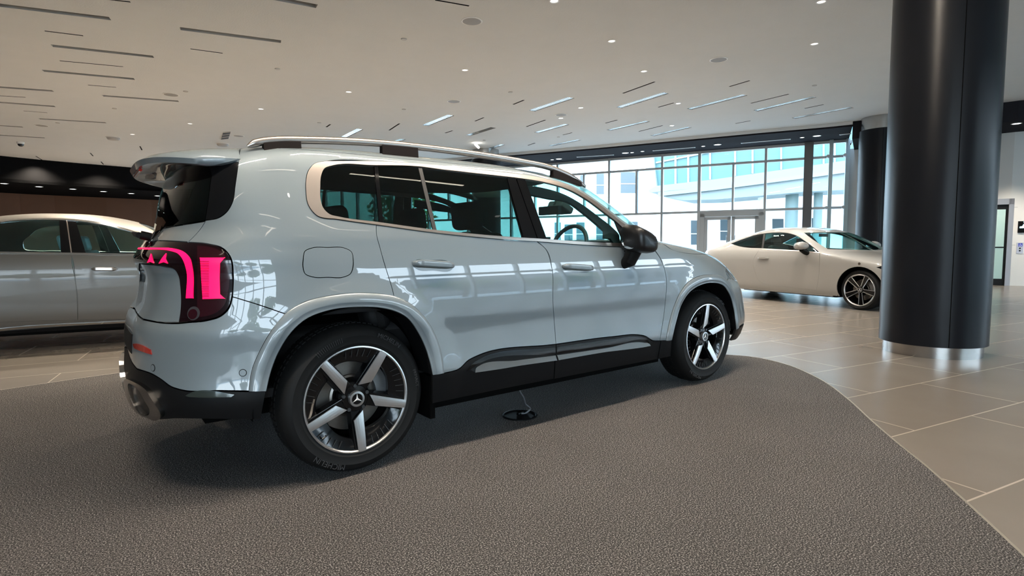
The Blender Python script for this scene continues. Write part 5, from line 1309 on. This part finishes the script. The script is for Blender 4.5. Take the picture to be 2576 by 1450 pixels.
# ------------------------------------------------------------------ cabin
def cushion(name, x0, x1, y0, y1, z0, z1, parent, tilt=0., m=SEAT, bev=.05, piv=None):
    mb = MB(); cx, cy, cz = (x0 + x1) / 2, (y0 + y1) / 2, z0
    M = Matrix.Translation((cx, cy, cz)) @ Matrix.Rotation(tilt, 4, 'Y') @ Matrix.Translation((-cx, -cy, -cz))
    mb.box(x0, x1, y0, y1, z0, z1, M); o = mb.build(name, m, parent, True, bevel=bev); return o
def seat(x, y, w_, parent, hz=1.20, hw=.13):
    e = empty('seat', (0, 0, 0), 0, parent)
    cushion('seat_cushion', x - .28, x + .26, y - w_ / 2, y + w_ / 2, .52, .70, e)
    cushion('seat_back', x - .32, x - .18, y - w_ / 2, y + w_ / 2, .62, hz, e, -.22)
    cushion('headrest', x - .48, x - .37, y - hw, y + hw, hz + .01, hz + .19, e, -.12, bev=.04)
    return e
seat(1.42, -.37, .50, CAR); seat(1.42, .37, .50, CAR)
for y in (-.42, 0, .42): seat(.52, y, .42, CAR, 1.14, .12)
for y in (-.32, .32): seat(-.12, y, .44, CAR, 1.08, .12)
mb = MB(); mb.box(1.95, 2.42, -.74, .74, .75, 1.05); mb.build('dashboard', LINER, CAR, bevel=.06)
mb = MB(); mb.box(1.93, 1.95, -.10, .25, 1.0, 1.17); mb.build('touch_screen', BLACKG, CAR)
c = ony(1428, 606, -.37); mb = MB(); R = .185; nrm = Vector((-.92, 0, .38)); a = Vector((0, 1, 0)); b = nrm.cross(a)
cc = Vector((c[0], -.37, c[2] - .06))
mb.tube([cc + (a * math.cos(t) + b * math.sin(t)) * R for t in np.linspace(0, 2 * math.pi, 41)], .016, 10, False)
mb.tube([cc + a * -R, cc, cc + a * R], .016, 8); mb.tube([cc, cc + nrm * -.25], .04, 10); mb.build('steering_wheel', SEAT, CAR, True)
mb = MB(); c = np.array([2.0, 0., 1.43]); q = onplane(1383, 530, (0, 0, 0), (0, 1, 0)); mb.box(q[0] - .02, q[0] + .02, -.12, .12, q[2] - .035, q[2] + .035); mb.tube([(q[0] + .02, 0, q[2]), (q[0] + .08, 0, q[2] + .10)], .012, 8); mb.build('rear_view_mirror', BLACKS, CAR, bevel=.01)
mb = MB(); mb.box(q[0] + .02, q[0] + .16, -.09, .09, q[2] + .05, q[2] + .11, Matrix.Translation((q[0], 0, q[2])) @ Matrix.Rotation(.5, 4, 'Y') @ Matrix.Translation((-q[0], 0, -q[2]))); mb.build('sensor_box', LINER, CAR, bevel=.015)
mb = MB(); mb.box(-.5, 2.2, -.78, .78, .42, .46); mb.build('cabin_floor', LINER, CAR)
for sgn in (-1, 1):
    mb = MB(); mb.box(.45, 2.2, sgn * .80 - .03, sgn * .80 + .03, .46, 1.06); mb.build('door_card', LINER, CAR, bevel=.02)
    mb = MB(); mb.box(-.30, .45, sgn * .78 - .03, sgn * .78 + .03, .78, 1.06); mb.build('side_trim', LINER, CAR, bevel=.02)

# ------------------------------------------------------------------ lead under the car and its floor ring
p0 = onz(1308, 1046, 0)
e = empty('power_lead', (p0[0], p0[1], 0)); tag(e, 'thin black power lead hanging under the suv to a round floor outlet', 'cable')
cy_ = p0[1]
pts = [ony(x, y, cy_) for x, y in ((1300, 962), (1308, 985), (1319, 1005), (1321, 1015), (1334, 1030), (1322, 1040), (1310, 1046))]
pts[-1][2] = .012
mb = MB(); mb.tube([p - [p0[0], p0[1], 0] for p in [np.array(q) for q in smooth_line([tuple((p[0], p[2])) for p in pts], .01, closed=False)] and [np.array([a_, cy_, b_]) for a_, b_ in smooth_line([(p[0], p[2]) for p in pts], .01, closed=False)]], .0045, 8); mb.build('cord', mat('lead_rubber', (.10, .10, .11), .3), e, True)
mb = MB(); mb.lathe([(.115, .0), (.115, .006), (.105, .008), (.10, .004), (.0005, .004)], n=40); mb.build('floor_outlet', BLACKS, e, True)
mb = MB(); mb.tube([(-.02, .0, .012), (.03, .01, .012)], .010, 8); mb.build('plug', BLACKG, e, True)
# ------------------------------------------------------------------ the other two cars
def world_of(x, y, yaw): return Matrix.Translation((x, y, FZ)) @ Matrix.Rotation(math.radians(yaw), 4, 'Z')
def us_path(sh, *parts, step=5.):
    out = []
    for l in parts: out += list(l) if isinstance(l, np.ndarray) else list(sh.us_line(l, step, closed=False))
    q = [out[0]]
    for p in out[1:]:
        if np.linalg.norm(p - q[-1]) > .003: q.append(p)
    if np.linalg.norm(q[0] - q[-1]) < .003: q.pop()
    return np.array(q)
def xz(sh, x, z): return sh.side(x, z)
def archpts(sh, xc, zc, r, z0):
    a0 = math.asin(max(-1, (z0 - zc) / r)); return np.array([sh.side(xc - r * math.cos(a), zc + r * math.sin(a)) for a in np.linspace(a0, math.pi - a0, 26)])
def handle_on(sh, a, b, door, m, h=.016, o=.03):
    L = sh.us_line([a, b], 3, closed=False); P = sh.P(L[:, 0], L[:, 1]); N = sh.N(L[:, 0], L[:, 1]); n = len(P); V = []; F = []
    for i in range(n):
        t = i / (n - 1); e_ = min(1, min(t, 1 - t) / .2) ** .6
        for dz, do in ((-h * e_, .0), (-h * .6 * e_, o * e_), (h * .6 * e_, o * e_), (h * e_, .0)): V.append(P[i] + N[i] * do + np.array([0, 0, dz]))
    for i in range(n - 1):
        for k in range(4): F.append((4 * i + k, 4 * i + 4 + k, 4 * i + 4 + (k + 1) % 4, 4 * i + (k + 1) % 4))
    F += [(0, 1, 2, 3), tuple(reversed(range(4 * (n - 1), 4 * n)))]
    for sg, d in zip((1, -1), door):
        mb = MB(); mb.add([(p[0], p[1] * sg, p[2]) for p in V], F); q = mb.build('door_handle', m, d, True)
        bm = bmesh.new(); bm.from_mesh(q.data); bmesh.ops.recalc_face_normals(bm, faces=bm.faces); bm.to_mesh(q.data); bm.free()
def car_liners(e, xs, zc, r, w_):
    for xc in xs:
        for sgn in (-1, 1):
            mb = MB(); n = 28; V = []; F = []
            for k in range(n + 1):
                a = math.radians(-20 + 220 * k / n); V += [(xc + r * math.cos(a), sgn * (w_ - .04), zc + r * math.sin(a)), (xc + r * math.cos(a), sgn * .5, zc + r * math.sin(a)), (xc, sgn * .5, zc)]
            for k in range(n): F += [(3 * k, 3 * k + 3, 3 * k + 4, 3 * k + 1), (3 * k + 1, 3 * k + 4, 3 * k + 5, 3 * k + 2)]
            mb.add(V, F); mb.build('wheel_arch_liner', BLACKM, e, True)

# ---- white coupe
W_PAINT = mat('white_paint', (.32, .31, .295), .42, 0., 1.0, noise=(700, .03))
CK = [(.19, .86, -.76, 3.56, .9), (.26, .895, -.84, 3.66, .9), (.38, .915, -.92, 3.72, .9), (.52, .925, -.96, 3.74, .9), (.66, .93, -.98, 3.72, .9), (.76, .928, -.98, 3.58, .9), (.85, .918, -.97, 3.22, .9), (.915, .90, -.955, 2.80, .85), (.955, .885, -.93, 2.52, .75),
      (.99, .862, -.86, 2.42, .7), (1.03, .835, -.72, 2.35, .7), (1.10, .79, -.52, 2.24, .7), (1.20, .72, -.22, 2.06, .75), (1.30, .635, .12, 1.83, .8), (1.36, .54, .36, 1.60, .8), (1.39, .44, .52, 1.42, .8), (1.41, .28, .68, 1.22, .8), (1.418, .0, .8, 1.05, .8)]
cpe = Shell(CK, (3.0, 3.2, .85, .93), (2.6, 3.0, .9, .93), 2.6)
MC = world_of(10.55, 2.94, -102.1); cpe.prepare(MC)
CP = empty('coupe'); CP.matrix_world = MC; tag(CP, 'white two-door coupe with black star-spoke wheels near the windows', 'car')
UC = cpe.U; Sc = cpe.s_of
c_dlo = [(1839, 613, 1), (1856, 606.5), (1874, 600), (1902, 591), (1926, 587), (1950, 585), (1982.6, 586.5), (2004, 593), (2026, 607), (2061, 634.6, 1), (2004, 630), (1917, 625), (1874, 622.6), (1852, 618)]
c_door = [(2063, 638, 1), (2060, 692), (2054, 731, 1), (1982.6, 722.6), (1926, 715), (1908.7, 707), (1900, 688), (1895.6, 653), (1911, 627.5, 1), (2004, 632.5)]
ra = archpts(cpe, -.24, .33, .375, .20); fa = archpts(cpe, 2.83, .33, .385, .20)
outline = us_path(cpe, useg((0, Sc(.2)), ra[0], .05), ra, useg(ra[-1], fa[0], .05), fa, useg(fa[-1], (UC, Sc(.2)), .05), useg((UC, Sc(.2)), (UC, cpe.S * .998), .06), useg((UC, cpe.S * .998), (0, cpe.S * .998), .06), useg((0, cpe.S * .998), (0, Sc(.2)), .06))
wsl = cpe.us_line([(2022, 585.5), (2039, 598.7), (2060, 613), (2082.6, 627)], 3, closed=False)
ws = us_path(cpe, wsl, useg(wsl[-1], (UC - .001, Sc(.965))), useg((UC - .001, Sc(.965)), (UC - .001, wsl[0][1])), useg((UC - .001, wsl[0][1]), wsl[0]))
rg = us_path(cpe, useg((.001, Sc(1.06)), (.62, Sc(1.06))), useg((.62, Sc(1.06)), (.62, Sc(1.34))), useg((.62, Sc(1.34)), (.001, Sc(1.34))), useg((.001, Sc(1.34)), (.001, Sc(1.06))))
head_l = us_path(cpe, [(2204, 672.6), (2228, 668), (2252, 667)], [(2252, 667), (2252, 690)], [(2252, 690), (2228, 682), (2204, 672.6)])
panel('body_shell', cpe, None, W_PAINT, CP, us=outline, holes=[c_dlo, c_door, ws, rg, head_l], mode='sym', step=.055, gap=0, inner=PAINTIN)
cd = panel('door', cpe, c_door, W_PAINT, CP, step=.045, inner=PAINTIN)
panel('quarter_window', cpe, [(1840.5, 613, 1), (1874, 601), (1902, 592), (1921, 589, 1), (1916, 624, 1), (1874, 622), (1853, 617.5)], GLASSP, CP, off=-.004, thick=.003, gap=0)
panel('door_window', cpe, [(1925, 588.5, 1), (1950, 586), (1982.6, 587.5), (2003, 594), (2025, 608), (2058, 633.5, 1), (2004, 629.5), (1920, 624.5, 1)], GLASSF, CP, off=-.004, thick=.003, gap=0)
panel('window_post', cpe, [(1920.5, 589, 1), (1925.5, 588.5, 1), (1920.5, 625, 1), (1915.5, 624.6, 1)], BLACKS, CP, off=-.001, thick=.01, gap=0)
panel('window_trim', cpe, [(1918, 626.5, 1), (2004, 631), (2062, 635.5, 1), (2061, 637, 1), (2004, 633), (1918, 628.3, 1)], SATIN, CP, off=.004, thick=.006, gap=0, step=.02)
panel('windscreen', cpe, None, GLASSF, CP, us=ws, mode='sym', thick=.004, gap=.0, step=.06)
panel('rear_glass', cpe, None, GLASSP, CP, us=rg, mode='sym', thick=.004, gap=0, step=.06)
panel('headlamp', cpe, None, BLACKG, CP, us=head_l, thick=.004, gap=.001)
panel('sill_trim', cpe, [(1850, 723, 1), (1935, 731), (2096, 744, 1), (2096, 748, 1), (1935, 735), (1850, 727, 1)], W_PAINT, CP, off=.012, thick=.02, gap=0)
handle_on(cpe, (1906, 650), (1935, 650.5), cd, W_PAINT, .02, .035)
p = cpe.px(2162, 664); P0 = cpe.P(p[0], p[1]); mb = MB(); mb.tube([P0 + [0, .01, 0], P0 + [0, -.006, 0]], .022, 14); mb.build('wing_badge', CHROME, CP)
for sgn in (-1, 1):
    e = empty('side_mirror', (0, 0, 0), 0, CP); c = np.array([1.83, 1.03 * sgn, 1.045]); V = []; F = []; n = 18; rows = []
    for f, rx, rz in ((0, .02, .02), (.12, .10, .075), (.45, .12, .085), (.8, .10, .07), (1.0, .04, .03)):
        rows.append([(c[0] + rx * np.sign(math.cos(a)) * abs(math.cos(a)) ** .8, c[1] - sgn * .11 + sgn * .22 * f, c[2] + (rz if math.sin(a) > 0 else rz * .7) * math.sin(a)) for a in [2 * math.pi * k / n for k in range(n)]])
    V = [q for r in rows for q in r]
    for i in range(4):
        for k in range(n): F.append((i * n + k, i * n + (k + 1) % n, (i + 1) * n + (k + 1) % n, (i + 1) * n + k))
    F += [tuple(range(n)), tuple(reversed(range(4 * n, 5 * n)))]
    mb = MB(); mb.add(V, F); q = mb.build('mirror_housing', W_PAINT, e, True, auto=60); bm = bmesh.new(); bm.from_mesh(q.data); bmesh.ops.recalc_face_normals(bm, faces=bm.faces); bm.to_mesh(q.data); bm.free()
    mb = MB(); mb.tube([(c[0] + .02, c[1], c[2] - .05), (c[0] + .03, c[1] - sgn * .08, c[2] - .10), (c[0] + .03, .87 * sgn, c[2] - .13)], [.05, .05, .04], 12); mb.build('mirror_stalk', BLACKS, e, True)
wc = make_wheel('wheel', .262, .332, 0, .12, 62, CP, (2.83, -.90 + .12, .332), detail=False, style='coupe')
for x, sg in ((-.24, -1), (-.24, 1), (2.83, 1)):
    c = copy_tree(wc, CP); c.location = (x, .78 * sg, .332); c.rotation_euler = (0, 0, 0 if sg < 0 else math.pi)
car_liners(CP, (-.24, 2.83), .33, .40, .92)
mb = MB(); mb.box(-.7, 3.4, -.5, .5, .17, .35); mb.box(.42, 2.4, -.84, .84, .17, .30); mb.build('underbody', BLACKM, CP)
for y in (-.37, .37):
    e = empty('seat', (0, 0, 0), 0, CP); cushion('seat_cushion', 1.0, 1.5, y - .24, y + .24, .38, .55, e); cushion('seat_back', .88, 1.02, y - .24, y + .24, .48, 1.08, e, -.25); cushion('headrest', .74, .82, y - .12, y + .12, 1.06, 1.20, e, -.2, bev=.03)
mb = MB(); mb.box(1.85, 2.3, -.72, .72, .6, .93); mb.build('dashboard', LINER, CP, bevel=.05)
mb = MB(); mb.tube([Vector((1.72, -.37 + .18 * math.cos(t), .90 + .17 * math.sin(t))) + Vector((-.07 * math.sin(t), 0, 0)) for t in np.linspace(0, 2 * math.pi, 31)], .015, 8, False); mb.build('steering_wheel', SEAT, CP, True)
mb = MB(); mb.box(1.50, 1.53, -.12, .12, 1.22, 1.28); mb.build('rear_view_mirror', BLACKS, CP, bevel=.01)

# ---- silver saloon
S_PAINT = mat('champagne_silver_paint', (.135, .126, .114), .45, .40, .4, noise=(800, .06))
SK = [(.20, .86, -.9, 3.80, .9), (.28, .90, -1.0, 3.90, .9), (.42, .935, -1.05, 3.96, .9), (.60, .948, -1.08, 3.96, .9), (.78, .950, -1.10, 3.85, .9), (.90, .943, -1.10, 3.45, .9), (.98, .925, -1.08, 3.0, .9), (1.05, .898, -1.0, 2.78, .8), (1.09, .878, -.75, 2.68, .7), (1.15, .85, -.35, 2.60, .6), (1.25, .805, -.05, 2.45, .6), (1.35, .752, .2, 2.26, .6), (1.43, .695, .48, 2.05, .65), (1.48, .61, .72, 1.85, .7), (1.505, .49, .9, 1.7, .7), (1.522, .28, 1.05, 1.52, .7), (1.528, .0, 1.15, 1.4, .7)]
sed = Shell(SK, (3.0, 3.2, .9, .94), (2.6, 3.0, .9, .94), 2.9)
MS = world_of(-2.38, 5.60, -13.11); sed.prepare(MS)
SD_ = empty('saloon'); SD_.matrix_world = MS; tag(SD_, 'champagne silver saloon parked at the left behind the suv', 'car')
Us = sed.U; Ss = sed.s_of
s_dlo = [(-60, 585), (-30, 568), (0, 559.5), (40, 555), (90, 553), (152, 554), (192, 556), (251, 565), (305, 575.5), (340, 586), (362, 598), (384, 616), (392, 640, 1), (305, 638), (179, 636), (0, 633.5), (-60, 633), (-95, 626), (-90, 606)]
fdoor = [(180, 638, 1), (189, 700), (194.5, 746), (196, 806, 1), (320, 803.5), (440, 802, 1), (452, 740), (440, 690), (420, 641, 1), (305, 640)]
rdoor = [(178.5, 638, 1), (188, 700), (193.5, 746), (195, 806, 1), (100, 808), (0, 811.5), (-80, 812), (-130, 805), (-170, 740), (-150, 690), (-110, 637, 1), (0, 635.5)]
ra = archpts(sed, 0, .35, .39, .22); fa = archpts(sed, 3.12, .35, .39, .22)
outline = us_path(sed, useg((0, Ss(.22)), ra[0], .06), ra, useg(ra[-1], fa[0], .06), fa, useg(fa[-1], (Us, Ss(.22)), .06), useg((Us, Ss(.22)), (Us, sed.S * .998), .08), useg((Us, sed.S * .998), (0, sed.S * .998), .08), useg((0, sed.S * .998), (0, Ss(.22)), .08))
wa = np.array([sed.side(x, z) for x, z in ((2.02, 1.455), (2.2, 1.33), (2.35, 1.22), (2.48, 1.12), (2.55, 1.06))])
ws = us_path(sed, np.array(smooth_line([(p[0] + .10, p[1]) for p in wa], .03, closed=False)), useg((wa[-1][0] + .10, wa[-1][1]), (Us - .001, Ss(1.06))), useg((Us - .001, Ss(1.06)), (Us - .001, wa[0][1])), useg((Us - .001, wa[0][1]), (wa[0][0] + .10, wa[0][1])))
panel('body_shell', sed, None, S_PAINT, SD_, us=outline, holes=[s_dlo, fdoor, rdoor, ws], mode='sym', step=.06, gap=0, inner=PAINTIN)
sfd = panel('front_door', sed, fdoor, S_PAINT, SD_, step=.05, inner=PAINTIN); srd = panel('rear_door', sed, rdoor, S_PAINT, SD_, step=.05, inner=PAINTIN)
panel('rear_door_window', sed, [(-58, 586), (-30, 570), (0, 561), (40, 556.5), (90, 554.5), (148.5, 555.5, 1), (153, 633.5, 1), (0, 632.5), (-60, 632), (-93, 625), (-88, 606)], GLASSF, SD_, off=-.004, thick=.003, gap=0)
panel('door_pillar', sed, [(148.5, 555, 1), (167, 555.3, 1), (178.5, 635.5, 1), (153, 633.5, 1)], BLACKG, SD_, off=-.002, thick=.015, gap=.0)
panel('door_pillar', sed, [(169, 555.3, 1), (190.5, 556.5, 1), (215, 635.5, 1), (180.5, 635.5, 1)], BLACKG, SD_, off=-.002, thick=.015, gap=.0)
panel('pillar_seam_trim', sed, [(166.5, 554.5, 1), (169.5, 554.5, 1), (181, 636, 1), (178, 636, 1)], SATIN, SD_, off=.001, thick=.01, gap=0, step=.02)
panel('front_door_window', sed, [(190.5, 557, 1), (251, 566), (305, 576.5), (339, 587), (361, 599), (382, 616), (390, 638.5, 1), (305, 637), (215, 635.5, 1)], GLASSF, SD_, off=-.004, thick=.003, gap=0)
panel('window_trim', sed, [(-120, 634, 1), (0, 634), (179, 636.5), (305, 638.5), (400, 640, 1), (400, 645, 1), (305, 643.5), (179, 641.5), (0, 639), (-120, 639, 1)], CHROME, SD_, off=.006, thick=.008, gap=0, step=.02)
panel('window_trim', sed, [(-62, 584, 1), (-30, 566), (0, 557), (40, 552), (90, 550), (161, 550.5), (233, 557), (287, 568), (332, 580.5), (366, 594), (388, 612, 1), (386, 616, 1), (362, 598.5), (330, 584.5), (286, 572), (233, 561.5), (161, 554.5), (90, 553.5), (40, 555.5), (0, 560.5), (-30, 569.5), (-58, 586, 1)], CHROME, SD_, off=.003, thick=.006, gap=0, step=.02)
panel('windscreen', sed, None, GLASSF, SD_, us=ws, mode='sym', thick=.004, gap=0, step=.07)
panel('sill_strip', sed, [(-150, 835, 1), (0, 827), (69.5, 820.5), (160, 815.5), (320, 807.5, 1), (320, 812, 1), (160, 820), (69.5, 825.5), (0, 832.5), (-150, 840, 1)], CHROME, SD_, off=.008, thick=.008, gap=0, step=.02)
panel('sill_cladding', sed, [(-150, 842, 1), (0, 834), (160, 822), (320, 813, 1), (320, 822, 1), (160, 831), (0, 841), (-150, 850, 1)], BLACKS, SD_, off=.006, thick=.02, gap=0, step=.03)
handle_on(sed, (228, 677), (297, 677.5), sfd, SATIN, .024, .03)
handle_on(sed, (-70, 676), (0, 676), srd, SATIN, .024, .03)
e = empty('side_mirror', (0, 0, 0), 0, SD_)
mb = MB(); mb.tube([(2.32, -.98, 1.10), (2.30, -1.02, 1.13), (2.30, -1.10, 1.13), (2.28, -1.16, 1.12)], [.05, .085, .085, .05], 14); mb.build('mirror_housing', S_PAINT, e, True)
mb = MB(); mb.tube([(2.34, -.88, 1.05), (2.32, -1.0, 1.08)], .03, 8); mb.build('mirror_stalk', BLACKS, e, True)
wc = make_wheel('wheel', .262, .35, 0, .12, 20, SD_, (3.12, -.80, .35), detail=False, style='coupe')
for x, sg in ((0, -1), (0, 1), (3.12, 1)):
    c = copy_tree(wc, SD_); c.location = (x, .80 * sg, .35); c.rotation_euler = (0, 0, 0 if sg < 0 else math.pi)
car_liners(SD_, (0, 3.12), .35, .42, .94)
mb = MB(); mb.box(-.8, 3.6, -.5, .5, .16, .36); mb.box(.45, 2.7, -.86, .86, .18, .32); mb.build('underbody', BLACKM, SD_)
BLUES = mat('pale_blue_leather', (.20, .27, .29), .5, noise=(15, .1)); TAN = mat('tan_lining', (.20, .165, .13), .7, noise=(15, .1))
for x, ys in ((1.50, (-.40, .40)), (.45, (-.42, .42))):
    for y in ys:
        e = empty('seat', (0, 0, 0), 0, SD_); cushion('seat_cushion', x, x + .5, y - .26, y + .26, .45, .62, e, m=BLUES); cushion('seat_back', x - .05, x + .10, y - .26, y + .26, .55, 1.10, e, -.25, m=BLUES); cushion('headrest', x - .17, x - .08, y - .14, y + .14, 1.08, 1.27, e, -.2, m=BLUES, bev=.035)
mb = MB(); mb.box(2.2, 2.6, -.76, .76, .7, 1.04); mb.build('dashboard', TAN, SD_, bevel=.05)
mb = MB(); mb.box(-.3, 2.5, -.80, .80, .32, .38); mb.build('cabin_floor', LINER, SD_)
